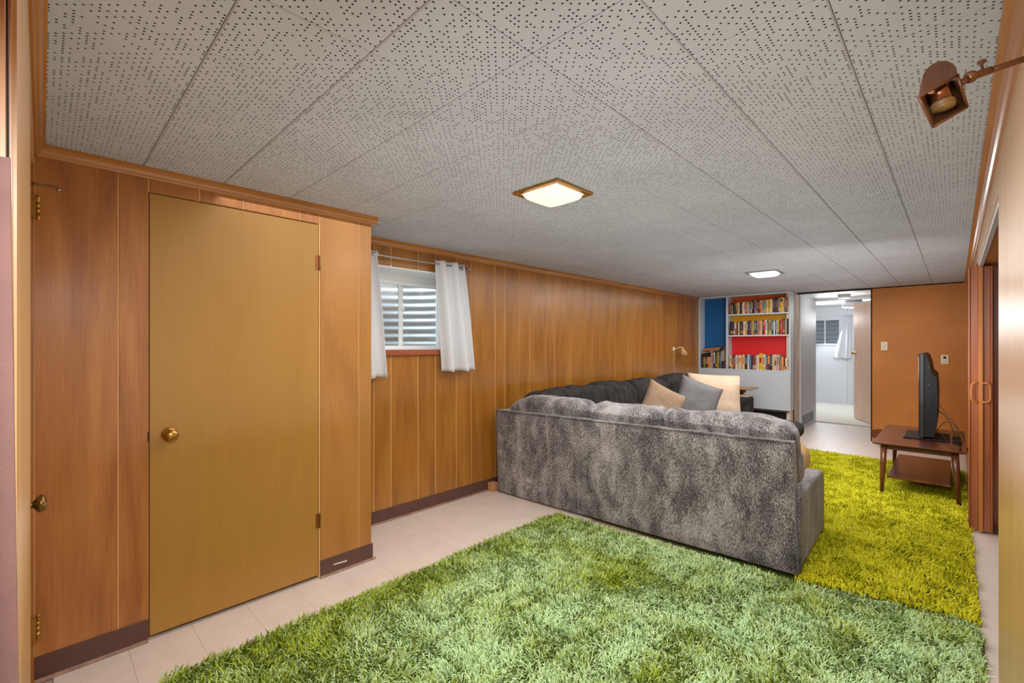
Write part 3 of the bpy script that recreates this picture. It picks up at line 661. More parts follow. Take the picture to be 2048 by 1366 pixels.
# bedroom door, swung inwards
d4 = empty('door_4', (9.26, 0.90, 0), 'pinkish wood bedroom door swung half open', 'door', kind='structure')
dv = Vector((9.97-9.26, 1.28-0.90, 0)).normalized(); nn = Vector((-dv.y, dv.x, 0)); P = Vector((9.26, 0.90, 0)); th = 0.035; Ld = 0.81
q = [P, P+dv*Ld, P+dv*Ld-nn*th, P-nn*th]
hexa('slab', [(a.x, a.y, 0.035) for a in q]+[(a.x, a.y, 2.04) for a in q], M_pink, d4, 0.002, 1)
K = P+dv*(Ld-0.06)
lathe('knob', [(0.028, 0), (0.028, 0.004), (0.01, 0.008), (0.01, 0.03), (0.022, 0.04), (0.026, 0.052), (0.018, 0.062), (0, 0.064)], (K.x, K.y, 1.17), tuple(nn), M_brass, d4, 16)
lathe('knob', [(0.028, 0), (0.028, 0.004), (0.01, 0.008), (0.01, 0.03), (0.022, 0.04), (0.026, 0.052), (0.018, 0.062), (0, 0.064)], (K.x-nn.x*th, K.y-nn.y*th, 1.17), tuple(-nn), M_brass, d4, 16)

# ================================================================== fixtures
def ceil_light(cx, cy, half, mt, ml, label, glow):
    t = empty('ceiling_light', (cx, cy, CE), label, 'ceiling light')
    bm = bmesh.new(); add_box(bm, cx-half, cx+half, cy-half, cy-half+0.03, CE-0.012, CE-0.0005, 0.002, 1); add_box(bm, cx-half, cx+half, cy+half-0.03, cy+half, CE-0.012, CE-0.0005, 0.002, 1)
    add_box(bm, cx-half, cx-half+0.03, cy-half+0.03, cy+half-0.03, CE-0.012, CE-0.0005, 0.002, 1); add_box(bm, cx+half-0.03, cx+half, cy-half+0.03, cy+half-0.03, CE-0.012, CE-0.0005, 0.002, 1)
    bmobj('frame', bm, mt, t)
    n = 16; v = []; f = []; hs = half-0.026
    for j in range(n+1):
        for i in range(n+1):
            a = i/n*2-1; b = j/n*2-1
            q = ((1-a**6)*(1-b**6))**0.6
            k = 1-0.02*(a*a+b*b)
            v.append((cx+a*hs*k, cy+b*hs*k, CE-0.009-0.034*q-0.006*(1-max(abs(a), abs(b)))))
    for j in range(n):
        for i in range(n): f.append((j*(n+1)+i, (j+1)*(n+1)+i, (j+1)*(n+1)+i+1, j*(n+1)+i+1))
    mesh('glass_shade', v, f, glow, t, True)
    return t
def glow(name, c, s):
    m = mat(name, c, 0.35, emit=s*0.42); return m
ceil_light(1.82, 1.475, 0.147, M_brass, None, 'square brass-framed ceiling light glowing warm white, nearest', glow('warm_opal_glass', (255, 232, 214), 1.02))
ceil_light(5.41, 1.47, 0.155, M_chrome, None, 'square ceiling light glowing white, further back near the bookcase', glow('white_opal_glass', (250, 248, 244), 1.0))
t = empty('ceiling_light', (8.55, 1.22, CE), 'small round ceiling light in the passage', 'ceiling light')
lathe('base', [(0, 0.0005), (0.085, 0.0005), (0.085, 0.02), (0, 0.02)], (8.55, 1.22, CE-0.004), (0, 0, -1), M_greyp, t, 20)
lathe('shade', [(0.08, 0.0205), (0.085, 0.05), (0.07, 0.062), (0, 0.066)], (8.55, 1.22, CE-0.004), (0, 0, -1), mat('grey_glass', (190, 190, 190), 0.3), t, 20)
t = empty('ceiling_light', (10.3, 1.25, 2.16), 'white drum ceiling light in the far bedroom', 'ceiling light')
lathe('base', [(0, 0.0005), (0.13, 0.0005), (0.13, 0.06), (0, 0.06)], (10.3, 1.33, 2.16), (0, 0, -1), M_alu, t, 24)
lathe('shade', [(0.15, 0.061), (0.17, 0.075), (0.17, 0.15), (0.14, 0.165), (0, 0.167)], (10.3, 1.33, 2.16), (0, 0, -1), mat('white_glass_shade', (245, 245, 245), 0.3), t, 28)

# switch and outlet
s = empty('light_switch', (FX, 0.683, 1.30), 'ivory toggle light switch on the tan wall', 'switch')
box('plate', FX-0.006, FX-0.0002, 0.648, 0.718, 1.24, 1.355, M_plate, s, 0.002, 1); box('toggle', FX-0.016, FX-0.0061, 0.678, 0.688, 1.288, 1.312, M_plate, s, 0.002, 1)
for z in (1.268, 1.33): lathe('screw', [(0, 0), (0.004, 0), (0.003, 0.0015), (0, 0.0016)], (FX-0.006, 0.683, z), (-1, 0, 0), M_bronze, s, 8)
s = empty('wall_outlet', (FX, 0.094, 1.12), 'ivory outlet plate behind the television', 'outlet')
box('plate', FX-0.006, FX-0.0002, 0.058, 0.130, 1.072, 1.188, M_plate, s, 0.002, 1)
lathe('jack', [(0, 0), (0.015, 0), (0.015, 0.003), (0, 0.003)], (FX-0.006, 0.094, 1.155), (-1, 0, 0), M_black, s, 12)
for y in (0.084, 0.104):
    for z in (1.10, 1.122): box('slot', FX-0.0068, FX-0.0061, y-0.003, y+0.003, z-0.004, z+0.004, M_bronze, s)

# ================================================================== curtains and rod
r = empty('curtain_rod', (2.0, 2.95, 1.955), 'thin chrome curtain rod across the window', 'curtain rod')
tube('rod', [(1.45, 2.955, 1.955), (2.515, 2.955, 1.955)], 0.006, M_chrome, r, 10)
lathe('finial', [(0, 0), (0.009, 0), (0.009, 0.02), (0.005, 0.026), (0, 0.026)], (2.515, 2.955, 1.955), (1, 0, 0), M_chrome, r, 10)
box('bracket', 1.655, 1.668, 2.945, LW-0.0005, 1.945, 1.975, M_white, r, 0.002, 1); box('bracket', 2.494, 2.505, 2.962, LW-0.0005, 1.945, 1.965, M_chrome, r, 0.002, 1)
def curtain(x0, x1, b0, b1, z0, z1, y, waves, phase, label, m=M_cloth_w, axis='x', amp=0.035, skew=0.0):
    v = []; f = []; nu, nv = 60, 30
    for j in range(nv+1):
        t = j/nv
        for i in range(nu+1):
            u = i/nu; X = (x0+(x1-x0)*u)*(1-t)+(b0+(b1-b0)*u)*t
            w = math.sin(2*PI*waves*u+phase)
            w = math.copysign(abs(w)**0.7, w)
            Y = y+amp*w*(0.75+0.45*t)+0.006*math.sin(5*t+9*u)-skew*t
            Z = z0+(z1-z0)*t+0.006*math.sin(2*PI*waves*u+1)*t
            v.append((X, Y, Z) if axis == 'x' else (Y, X, Z))
    for j in range(nv):
        for i in range(nu): f.append((j*(nu+1)+i, j*(nu+1)+i+1, (j+1)*(nu+1)+i+1, (j+1)*(nu+1)+i))
    o = mesh('curtain', v, f, m, None, True); md = o.modifiers.new('s', 'SOLIDIFY'); md.thickness = 0.0025; md.offset = 0
    return setp(o, label, 'curtain')
c1 = curtain(2.185, 2.465, 2.25, 2.575, 1.985, 1.095, 2.952, 2.2, 2.0, 'short white grommet curtain at the right of the window', amp=0.036, skew=0.01)
c2 = curtain(1.50, 1.655, 1.50, 1.735, 1.985, 1.08, 2.952, 1.5, 0.4, 'short white curtain at the left of the window, by the closet corner', amp=0.026, skew=0.01)
for x in (2.235, 2.375, 2.445): 
    bm = bmesh.new(); add_tube(bm, [(x+0.0*k, 2.955+0.019*math.cos(k*PI/8), 1.955+0.019*math.sin(k*PI/8)) for k in range(17)], 0.0035, 6, False)
    bmobj('grommet', bm, M_chrome, c1, True)
curtain(1.62, 1.72, 1.60, 1.93, 1.93, 1.02, 12.12, 2.2, 0.5, 'white curtain beside the bedroom window', axis='y', amp=0.02)
rb = tube('curtain_rod', [(12.12, 1.55, 1.945), (12.12, 2.95, 1.945)], 0.006, M_bright); setp(rb, 'thin white rod over the bedroom window', 'curtain rod')

# ================================================================== swing-arm lamp, near right
L = empty('swing_arm_lamp', (1.55, RW, 1.94), 'brown metal swing-arm wall lamp with an open cowl shade', 'wall lamp')
def ray(px, py, z):
    u = (px-1024)/913.15; w = (690.3-py)/913.15; c, s_ = math.cos(YAW), math.sin(YAW)
    return Vector(((c+u*s_)*z, (s_-u*c)*z, CZ+w*z))
ZL = 0.84
# cowl: arched front and back ends, open mouth facing the lens and down
def R(px, py, dz=0.0): return ray(px, py, ZL+dz)
tl, tr, br, bl = R(1837, 194), R(1915, 151, 0.01), R(1934, 214, 0.03), R(1866, 254, 0.02)      # mouth corners (front rim)
bm = bmesh.new()
# back dome arch points, deeper into the scene and above
arch = [(1837, 194), (1841, 170), (1846, 150), (1853, 138), (1865, 128), (1880, 122), (1895, 122), (1906, 127), (1913, 136), (1915, 151)]
A = [bm.verts.new(ray(x, y, ZL+0.005+0.063*(math.sin(PI*i/9)**0.8))) for i, (x, y) in enumerate(arch)]
edge = [bm.verts.new(tl.lerp(tr, i/9)) for i in range(10)]
# top hood: ruled surface between the straight front edge and the arch
for i in range(9): 
    try: bm.faces.new((edge[i], edge[i+1], A[i+1], A[i]))
    except ValueError: pass
back = [(1866, 206), (1904, 185), (1918, 214), (1876, 236)]
bmesh.ops.remove_doubles(bm, verts=bm.verts, dist=0.0008)
hood = bmobj('shade_hood', bm, M_lampbrown, L, False); md = hood.modifiers.new('s', 'SOLIDIFY'); md.thickness = 0.0022
ZB = 0.052
BB = [ray(1848, 190, ZL+ZB), ray(1905, 160, ZL+ZB), ray(1922, 205, ZL+ZB), ray(1872, 236, ZL+ZB)]
bm = bmesh.new()
F4 = [bm.verts.new(p) for p in (tl, tr, br, bl)]; B4 = [bm.verts.new(p) for p in BB]
for i in (1, 2, 3): bm.faces.new((F4[i], F4[(i+1) % 4], B4[(i+1) % 4], B4[i]))
bm.faces.new(B4)
body = bmobj('shade_body', bm, M_lampin, L); md = body.modifiers.new('s', 'SOLIDIFY'); md.thickness = 0.0025
bm = bmesh.new()
for a, b in ((tl, tr), (tr, br), (br, bl), (bl, tl)): add_tube(bm, [a, b], 0.0028, 6)
bmobj('shade_rim', bm, M_lampbrown, hood, True)
s0 = ray(1873, 168, ZL+0.034); s1 = ray(1889, 222, ZL+0.026); sx = s1-s0; ln_ = sx.length
so_ = lathe('socket', [(0, 0), (0.0145, 0), (0.0152, ln_*0.66), (0, ln_*0.66)], s0, sx, M_copper, L, 24)
lathe('lamp_holder', [(0.0155, ln_*0.665), (0.0180, ln_*0.69), (0.0188, ln_*0.78), (0.0172, ln_*0.82), (0.0182, ln_*0.84), (0.0165, ln_*0.93), (0, ln_)], s0, sx, mat('ivory_ring', (130, 98, 54), 0.45), so_, 24)
# joint and arm
j0, j1, j2, j3, j4, j5 = (ray(x, y, ZL+0.025) for x, y in ((1921, 168), (1934, 157), (1944, 153), (1962, 147), (1980, 141), (2076, 109)))
bm = bmesh.new(); add_tube(bm, [j0, j1], [0.006, 0.006], 10); bmobj('shade_stem', bm, M_lampbrown, L, True)
u_, w_, d_ = frame_of(j2-j1)
view = ray(1940, 155, 1.0)-Vector((0, 0, CZ))
ctr = ray(1941, 154, ZL+0.025)
lathe('knuckle', [(0, -0.005), (0.0085, -0.005), (0.011, -0.0025), (0.011, 0.0025), (0.0085, 0.005), (0, 0.005)], ctr, view, M_lampbrown, L, 20)
lathe('pivot_screw', [(0, 0), (0.004, 0), (0.004, 0.003), (0.002, 0.004), (0, 0.004)], ctr-view.normalized()*0.010, view, M_brass, L, 10)
bm = bmesh.new(); add_tube(bm, [ctr, j3, j4], [0.005, 0.0073, 0.0073], 12); bmobj('sleeve', bm, M_lampbrown, L, True)
tube('arm', [j4, j5], 0.0061, M_lampbrown, L, 12)
kn = ray(1966, 144, ZL+0.025); up = Vector((0, 0, 1))
lathe('thumb_screw', [(0, 0), (0.0022, 0), (0.0022, 0.018), (0.006, 0.019), (0.0075, 0.022), (0.004, 0.025), (0, 0.025)], kn, (0.15, 0.1, 1), M_lampbrown, L, 12)
wallp = Vector((j5.x+0.02, RW, j5.z+0.01))
tube('arm_end', [j5, wallp], 0.0061, M_lampbrown, L, 12)
lathe('wall_plate', [(0, 0.0003), (0.03, 0.0003), (0.03, 0.008), (0.02, 0.014), (0, 0.014)], wallp, (0, 1, 0), M_lampbrown, L, 20)

# small sconce on the long wall
s = empty('wall_sconce', (6.6, LW, 1.24), 'small cream cone wall lamp above the far end of the sofa', 'wall lamp')
M_sc = mat('cream_shade', (214, 170, 112), 0.5); translucent(M_sc, 0.2)
lathe('shade', [(0.012, 0), (0.016, 0.01), (0.04, 0.07), (0.068, 0.13), (0.065, 0.129), (0.036, 0.07), (0.011, 0.015)], (6.66, 2.93, 1.285), (0.25, -0.12, -0.9), M_sc, s, 20)
tube('arm', spline([(6.60, LW-0.01, 1.25), (6.61, 2.97, 1.265), (6.65, 2.935, 1.285)], 6), 0.006, M_plate, s)
lathe('wall_plate', [(0, 0.0003), (0.035, 0.0003), (0.035, 0.008), (0.02, 0.015), (0, 0.015)], (6.60, LW, 1.25), (0, -1, 0), M_plate, s, 16)
tube('cord', spline([(6.60, LW-0.006, 1.21), (6.60, LW-0.006, 1.05), (6.62, LW-0.006, 0.95), (6.6, LW-0.006, 0.8)], 6), 0.003, M_plate, s, 6)

# ================================================================== bookcase
BF, BB_ = 7.50, 7.70
bk = empty('bookcase', (7.6, 2.35, 0), 'built-in grey bookcase with blue, orange, yellow and red backs', 'bookcase')
bt = 0.022; YL, YR, YD0, YD1 = 3.022, 1.70, 2.562, 2.588
TZ = CE-0.002
box('top_board', BF, BB_, YR, YL, TZ-0.022, TZ, M_greyp, bk, 0.0015, 1)
box('side_panel', BF, BB_, YR, YR+0.018, 0.36, TZ-0.0225, M_greyp, bk, 0.0015, 1)
box('side_panel', BF, BB_, YL-0.03, YL, 0.36, TZ-0.0225, M_greyp, bk, 0.0015, 1)
box('divider', BF, BB_, YD0, YD1, 0.9405, TZ-0.0225, M_greyp, bk, 0.0015, 1)
box('shelf', BF, BB_, YR+0.0185, YL-0.0305, 0.915, 0.940, M_greyp, bk, 0.0015, 1)
box('shelf', BF, BB_-0.001, YR+0.0185, YD0-0.0005, 1.445, 1.465, M_greyp, bk, 0.0015, 1)
box('shelf', BF, BB_-0.001, YR+0.0185, YD0-0.0005, 1.770, 1.790, M_greyp, bk, 0.0015, 1)
for (a, b, z0, z1, c, lb) in ((YD1, YL-0.03, 0.9405, TZ-0.0225, (4, 92, 150), 'deep blue back panel'), (YR+0.018, YD0, 1.7905, TZ-0.0225, (226, 88, 16), 'orange back panel'), (YR+0.018, YD0, 1.4655, 1.7695, (242, 174, 4), 'yellow back panel'), (YR+0.018, YD0, 0.9405, 1.4445, (228, 26, 34), 'red back panel')):
    o = box('back_panel', BB_-0.008, BB_+0.004, a+0.0005, b-0.0005, z0, z1, mat(lb, c, 0.5), bk); o['label'] = lb
box('lower_panel', BF+0.001, BF+0.02, YR+0.0185, YL-0.0305, 0.36, 0.9145, M_greyp, bk)
box('plinth', BF+0.08, BB_, YR+0.02, YL-0.03, 0, 0.359, M_black, bk)
box('lower_edge', BF-0.004, BF+0.0, YR+0.02, YL-0.03, 0.335, 0.358, mat('dark_edge', (70, 52, 40), 0.6), bk)
box('upper_back', BB_+0.005, BB_+0.02, YR, YL, 0, CE, M_darkgap, bk)

# ---- books: every one its own object
CN = {'rust': (150, 74, 50), 'black': (30, 27, 28), 'dark green': (36, 54, 40), 'brown': (92, 60, 44), 'cream': (222, 198, 160), 'charcoal': (58, 52, 54), 'pale pink': (206, 160, 146),
      'red': (176, 28, 30), 'white': (222, 218, 210), 'dark purple': (70, 48, 66), 'green': (84, 122, 60), 'maroon': (106, 30, 36), 'mauve': (158, 120, 128), 'orange': (222, 124, 34), 'teal': (90, 158, 150),
      'olive': (150, 134, 40), 'yellow': (214, 172, 30), 'navy': (34, 44, 84), 'grey': (128, 124, 126), 'tan': (196, 156, 104), 'salmon': (208, 118, 86), 'lime': (176, 188, 90), 'dark teal': (20, 92, 90),
      'pale blue': (176, 196, 212), 'crimson': (184, 30, 52), 'beige': (200, 178, 146), 'slate blue': (92, 116, 140), 'lavender grey': (150, 146, 168), 'blue': (60, 110, 150), 'red-brown': (130, 54, 38), 'grey-green': (124, 138, 128)}
def bmat(c): return mat('book '+c, CN[c], 0.5)
M_pages = mat('paper_pages', (226, 214, 190), 0.9)
ORD = ['first', 'second', 'third', 'fourth', 'fifth', 'sixth', 'seventh', 'eighth', 'ninth', 'tenth', 'eleventh', 'twelfth', 'thirteenth', 'fourteenth', 'fifteenth', 'sixteenth', 'seventeenth', 'eighteenth', 'nineteenth', 'twentieth']
def ordn(i):
    if i < 20: return ORD[i]
    t, u = divmod(i+1, 10); T = {2: 'twenty', 3: 'thirty'}[t]
    return {2: 'twentieth', 3: 'thirtieth'}[t] if u == 0 else T+'-'+ORD[u-1]
rb_ = random.Random(11)
def book_mesh(w, h, d, c, band, bc, bs):
    """upright book, spine at -x, origin at bottom centre of the spine; cover, page block, coloured bands"""
    v = []; f = []; mi = []
    def bx(x0, x1, y0, y1, z0, z1, m):
        k = len(v); v.extend(cor(x0, x1, y0, y1, z0, z1)); f.extend([tuple(k+i for i in q) for q in HF]); mi.extend([m]*6)
    c_ = 0.0018 if w > 0.016 else 0.0012
    # spine: slightly rounded by three facets
    k = len(v); pr = [(0.004, -w/2), (0.0008, -w*0.3), (0, 0), (0.0008, w*0.3), (0.004, w/2), (0.008, w/2), (0.008, -w/2)]
    for z in (0, h): v.extend([(x, y, z) for x, y in pr])
    n = 7; f.append(tuple(k+i for i in range(n))[::-1]); f.append(tuple(k+n+i for i in range(n))); mi += [0, 0]
    for i in range(n): f.append((k+i, k+(i+1) % n, k+n+(i+1) % n, k+n+i)); mi.append(0)
    bx(0.0081, d, -w/2, -w/2+c_, 0, h, 0); bx(0.0081, d, w/2-c_, w/2, 0, h, 0)
    bx(0.0081, d-0.003, -w/2+c_, w/2-c_, 0.002, h-0.004, 1)
    if band: bx(-0.0006, 0.004, -w*0.36, w*0.36, h*band[0], h*band[1], 2)
    if bs: bx(-0.0006, 0.004, -w*0.12, w*0.12, h*bs[0], h*bs[1], 3)
    return v, f, mi
def put_book(y, w, h, z, c, label, group, tilt=0.0, x=None, band=None, bc='white', bs=None, sc='cream'):
    v, f, mi = book_mesh(w, h, rb_.uniform(0.115, 0.135), c, band, bc, bs)
    o = mesh('book', v, f, [bmat(c), M_pages, bmat(bc), bmat(sc)], None, False, mi)
    o.location = (x if x is not None else BF+0.012+rb_.uniform(0, 0.012), y, z); o.rotation_euler = (tilt, 0, 0)
    return setp(o, label, 'book', group)
def shelf_row(row, y_left, y_right, z, shelfname, group):
    tot = sum(r_[0] for r_ in row); k = (y_left-y_right)/tot; y = y_left
    for i, r_ in enumerate(row):
        w = r_[0]*k; h = r_[1]; c = r_[2]; ex = r_[3] if len(r_) > 3 else {}
        size = 'tall' if h > 0.205 else ('short' if h < 0.172 else 'mid-height'); wd = 'thick' if w > 0.033 else ('thin' if w < 0.017 else '')
        lab = ' '.join(('%s %s %s book, %s from the left on the %s' % (wd, size, c, ordn(i), shelfname)).split())
        ang = ex.get('tilt', 0); ww = max(w*0.94-abs(math.sin(ang))*h*0.0, 0.006)
        b_ = ex.get('band') or ((0.1, 0.32) if rb_.random() < 0.3 else None); bs = (0.35, 0.85) if rb_.random() < 0.6 else None
        bc = ex.get('bc') or rb_.choice(['cream', 'yellow', 'red', 'black', 'white', 'orange'])
        put_book(y-w/2, ww, h, z+0.0004, c, lab, group, ang, band=b_, bc=bc, bs=bs, sc='black' if sum(CN[c]) > 380 else rb_.choice(['cream', 'white', 'tan']))
        y -= w
def hl(n, a, b): return [a+(b-a)*i/(n-1) for i in range(n)]
top = [(45, 'rust'), (22, 'black'), (50, 'black', {'band': (0.02, 0.3), 'bc': 'tan'}), (50, 'dark green'), (58, 'brown', {'band': (0.75, 0.95), 'bc': 'yellow'}), (56, 'cream', {'band': (0.02, 0.4), 'bc': 'yellow'}), (42, 'black'), (26, 'charcoal'), (44, 'cream'), (48, 'pale pink'), (46, 'red', {'band': (0.25, 0.7), 'bc': 'orange'}), (24, 'white'), (50, 'dark purple', {'band': (0.05, 0.4), 'bc': 'grey'}), (36, 'green'), (34, 'black'), (32, 'maroon'), (38, 'mauve'), (46, 'dark purple', {'band': (0.02, 0.16), 'bc': 'tan'}), (34, 'black'), (44, 'orange'), (34, 'pale pink'), (52, 'teal', {'band': (0.02, 0.25), 'bc': 'tan'}), (34, 'olive'), (42, 'cream'), (54, 'yellow'), (56, 'cream'), (34, 'dark purple'), (32, 'navy'), (34, 'black'), (36, 'charcoal'), (38, 'mauve'), (66, 'yellow', {'band': (0.72, 0.92), 'bc': 'black'}), (24, 'cream'), (26, 'grey'), (52, 'red-brown'), (26, 'tan')]
H1 = hl(len(top), 0.168, 0.218)
shelf_row([(t_[0], H1[i]+rb_.uniform(-0.008, 0.008), t_[1], t_[2] if len(t_) > 2 else {}) for i, t_ in enumerate(top)], YD0-0.012, YR+0.03, 1.790, 'top shelf', 'books on the top shelf')
mid = [(72, 'black', {'band': (0.12, 0.3), 'bc': 'orange'}), (36, 'charcoal'), (18, 'white'), (42, 'orange', {'band': (0.02, 0.5), 'bc': 'red'}), (34, 'charcoal'), (42, 'cream'), (22, 'dark green'), (28, 'black'), (38, 'navy'), (52, 'cream'), (48, 'beige'), (42, 'charcoal'), (44, 'dark purple'), (38, 'dark purple'), (28, 'yellow'), (50, 'grey', {'band': (0.02, 0.14), 'bc': 'red'}), (46, 'black', {'band': (0.02, 0.1), 'bc': 'yellow'}), (38, 'slate blue'), (54, 'salmon'), (40, 'cream'), (28, 'red-brown'), (54, 'red', {'band': (0.68, 0.95), 'bc': 'salmon'}), (40, 'white'), (34, 'brown', {'band': (0.05, 0.3), 'bc': 'yellow'}), (24, 'lime'), (58, 'mauve', {'band': (0.02, 0.2), 'bc': 'yellow'}), (48, 'dark teal'), (30, 'white'), (30, 'navy'), (28, 'pale blue'), (42, 'yellow', {'band': (0.02, 0.22), 'bc': 'charcoal'}), (20, 'charcoal'), (62, 'crimson'), (54, 'navy'), (38, 'tan'), (40, 'black')]
H2 = [0.208 if i not in (12, 13, 14, 20, 21, 22) else 0.217 for i in range(len(mid))]; H2[-3:] = [0.232]*3; H2[-5] = 0.195
shelf_row([(t_[0], H2[i]+rb_.uniform(-0.006, 0.006), t_[1], t_[2] if len(t_) > 2 else {}) for i, t_ in enumerate(mid)], YD0-0.032, YR+0.03, 1.465, 'middle shelf', 'books on the middle shelf')
bot = [(48, 'cream', {'band': (0.02, 0.2), 'bc': 'brown'}), (32, 'salmon'), (28, 'black'), (18, 'red'), (40, 'white'), (38, 'beige'), (46, 'cream', {'band': (0.5, 0.8), 'bc': 'orange'}), (20, 'orange'), (44, 'cream'), (48, 'black'), (44, 'pale blue', {'band': (0.02, 0.35), 'bc': 'cream'}), (36, 'slate blue'), (24, 'navy'), (50, 'red-brown', {'band': (0.05, 0.3), 'bc': 'pale pink'}), (24, 'lavender grey'), (48, 'cream'), (62, 'yellow', {'band': (0.42, 0.74), 'bc': 'red'}), (62, 'cream', {'band': (0.02, 0.2), 'bc': 'yellow'}), (38, 'blue'), (34, 'orange', {'band': (0.02, 0.4), 'bc': 'navy'}), (48, 'black', {'band': (0.3, 0.9), 'bc': 'grey'}), (44, 'beige'), (32, 'cream', {'band': (0.3, 0.6), 'bc': 'brown'}), (48, 'pale pink'), (32, 'grey-green'), (46, 'orange'), (28, 'tan'), (30, 'white'), (28, 'cream')]
H3 = hl(len(bot), 0.211, 0.236); H3[16] = 0.246; H3[-3] = 0.055; H3[-2] = H3[-1] = 0.19; H3[-4] = 0.205
shelf_row([(t_[0], H3[i]+rb_.uniform(-0.005, 0.004), t_[1], t_[2] if len(t_) > 2 else {}) for i, t_ in enumerate(bot)], YD0-0.012, YR+0.03, 0.940, 'bottom shelf', 'books on the bottom shelf')
lef = [(24, 0.225, 'black'), (24, 0.187, 'brown'), (30, 0.180, 'olive'), (24, 0.183, 'black'), (32, 0.178, 'orange'), (44, 0.182, 'tan'), (28, 0.252, 'pale pink'), (20, 0.250, 'mauve'), (36, 0.268, 'navy', {'band': (0.3, 0.95), 'bc': 'white'}), (26, 0.240, 'dark green'), (42, 0.262, 'olive'), (20, 0.24, 'black'), (22, 0.268, 'slate blue'), (46, 0.345, 'black', {'band': (0.35, 0.8), 'bc': 'white'}), (34, 0.355, 'brown')]
shelf_row(lef, YL-0.042, YD1+0.008, 0.940, 'lower left blue bay', 'books standing in the blue bay')
def flat_book(y0, y1, z, th, c, label, tilt, yaw=0.0, nm='book'):
    o = box(nm, BF+0.016, BF+0.14, y0, y1, 0, th, [bmat(c), M_pages], None, 0.0015, 1)
    cy = (y0+y1)/2
    for v_ in o.data.vertices: v_.co.y -= cy; 
    o.location = (0, cy, z); o.rotation_euler = (tilt, 0, 0)
    return setp(o, label, 'book' if nm == 'book' else 'box', 'things lying on the books in the blue bay' if nm == 'book' else None)
flat_book(2.836, 2.956, 1.1295, 0.028, 'black', 'black book lying flat on the short books, lowest of the pile', 0)
flat_book(2.800, 2.965, 1.1905, 0.010, 'yellow', 'thin yellow book lying tilted on the pile of books', -0.12)
flat_book(2.705, 2.845, 1.2170, 0.007, 'pale blue', 'thin pale book lying under the orange box', -0.03)
o = flat_book(2.69, 2.93, 1.2285, 0.036, 'orange', 'orange wooden box lying tilted on top of the books', -0.10, nm='wooden_box')
o.data.materials[0] = wood('orange_box_wood', (170, 92, 34), (196, 112, 44), (212, 132, 60), 0.45, 0.1, 10, .6, 0, axis='y')

# ================================================================== sofa
sf = empty('sectional_sofa', (3.4, 1.9, 0), 'large charcoal chenille L-shaped sectional sofa with its back to the camera', 'sofa')
# near run: outer back face from L to R corner
Lb, Rb, Lt, Rt = Vector((2.82, 2.925, 0.012)), Vector((2.90, 0.625, 0.035)), Vector((2.81, 2.94, 0.732)), Vector((2.880, 0.648, 0.766))
e2 = Vector((0.9993, 0.036, 0)); e1 = (Lb-Rb); e1.z = 0; e1.normalize()
def frame_panel():
    """back frame as a subdivided soft slab, slightly wavy"""
    bm = bmesh.new(); nu, nv = 60, 20; th = 0.13; G = {}
    for side in (0, 1):
        for j in range(nv+1):
            for i in range(nu+1):
                a, b = i/nu, j/nv
                p = (Rb.lerp(Lb, a)).lerp(Rt.lerp(Lt, a), b)
                ed = min(a*2.3, (1-a)*2.3, b*0.72, (1-b)*0.72)
                rnd = 0.014*(1-min(1, ed/0.02))**2
                w = 0.0035*noise.noise(Vector((a*6, b*3, 1.7)))
                off = (rnd+w) if side == 0 else th-rnd
                p = p+e2*off
                if b == 1: p.z -= 0.0
                G[side, i, j] = bm.verts.new(p)
    for side in (0, 1):
        for j in range(nv):
            for i in range(nu): bm.faces.new((G[side, i, j], G[side, i+1, j], G[side, i+1, j+1], G[side, i, j+1]))
    for i in range(nu):
        bm.faces.new((G[0, i, 0], G[1, i, 0], G[1, i+1, 0], G[0, i+1, 0])); bm.faces.new((G[0, i, nv], G[0, i+1, nv], G[1, i+1, nv], G[1, i, nv]))
    for j in range(nv):
        bm.faces.new((G[0, 0, j], G[0, 0, j+1], G[1, 0, j+1], G[1, 0, j])); bm.faces.new((G[0, nu, j], G[1, nu, j], G[1, nu, j+1], G[0, nu, j+1]))
    return bmobj('back_frame', bm, M_sofa, sf, True)
fp = frame_panel(); md = fp.modifiers.new('es', 'EDGE_SPLIT'); md.split_angle = math.radians(50)
tube('welt', [Rt+e2*0.002+Vector((0, 0, 0.004)), Lt+e2*0.002+Vector((0, 0, 0.004))], 0.006, M_sofa, sf, 8)
# piping up the open end, and the end panel
E0 = Rb+e2*0.062; 
tube('welt', [Rb+e2*0.06+Vector((0, -0.004, 0)), Rb+e2*0.052+Vector((0, 0.004, 0.50))], 0.008, M_sofa, sf, 8)
def S(s, a, z): 
    p = Rb+e1*s+e2*a; return (p.x, p.y, z)
# end panel and seat base with rounded top front
def extr(name, prof, s0, s1, m, nb=0.018, parent=None):
    bm = bmesh.new(); n = len(prof)
    A_ = [bm.verts.new(S(s0, a, z)) for a, z in prof]; B_ = [bm.verts.new(S(s1, a, z)) for a, z in prof]
    bm.faces.new(A_); bm.faces.new(B_[::-1])
    for i in range(n): bm.faces.new((A_[i], A_[(i+1) % n], B_[(i+1) % n], B_[i]))
    bmesh.ops.recalc_face_normals(bm, faces=bm.faces)
    es = [e for e in bm.edges if any(abs(f_.normal.dot(e1)) > 0.9 for f_ in e.link_faces)]
    bmesh.ops.bevel(bm, geom=es, offset=nb, segments=3, profile=0.6, affect='EDGES')
    return bmobj(name, bm, m, parent if parent is not None else sf, False)
arm_prof = [(0.075, 0.035), (0.93, 0.03), (0.935, 0.30), (0.925, 0.385), (0.90, 0.425), (0.86, 0.442), (0.40, 0.455), (0.13, 0.56), (0.132, 0.735), (0.078, 0.735)]
arm_prof = [(0.075, 0.035), (0.93, 0.03), (0.937, 0.30), (0.93, 0.385), (0.905, 0.425), (0.86, 0.445), (0.10, 0.455)]
extr('end_panel', arm_prof, 0.0, 0.10, M_sofa)
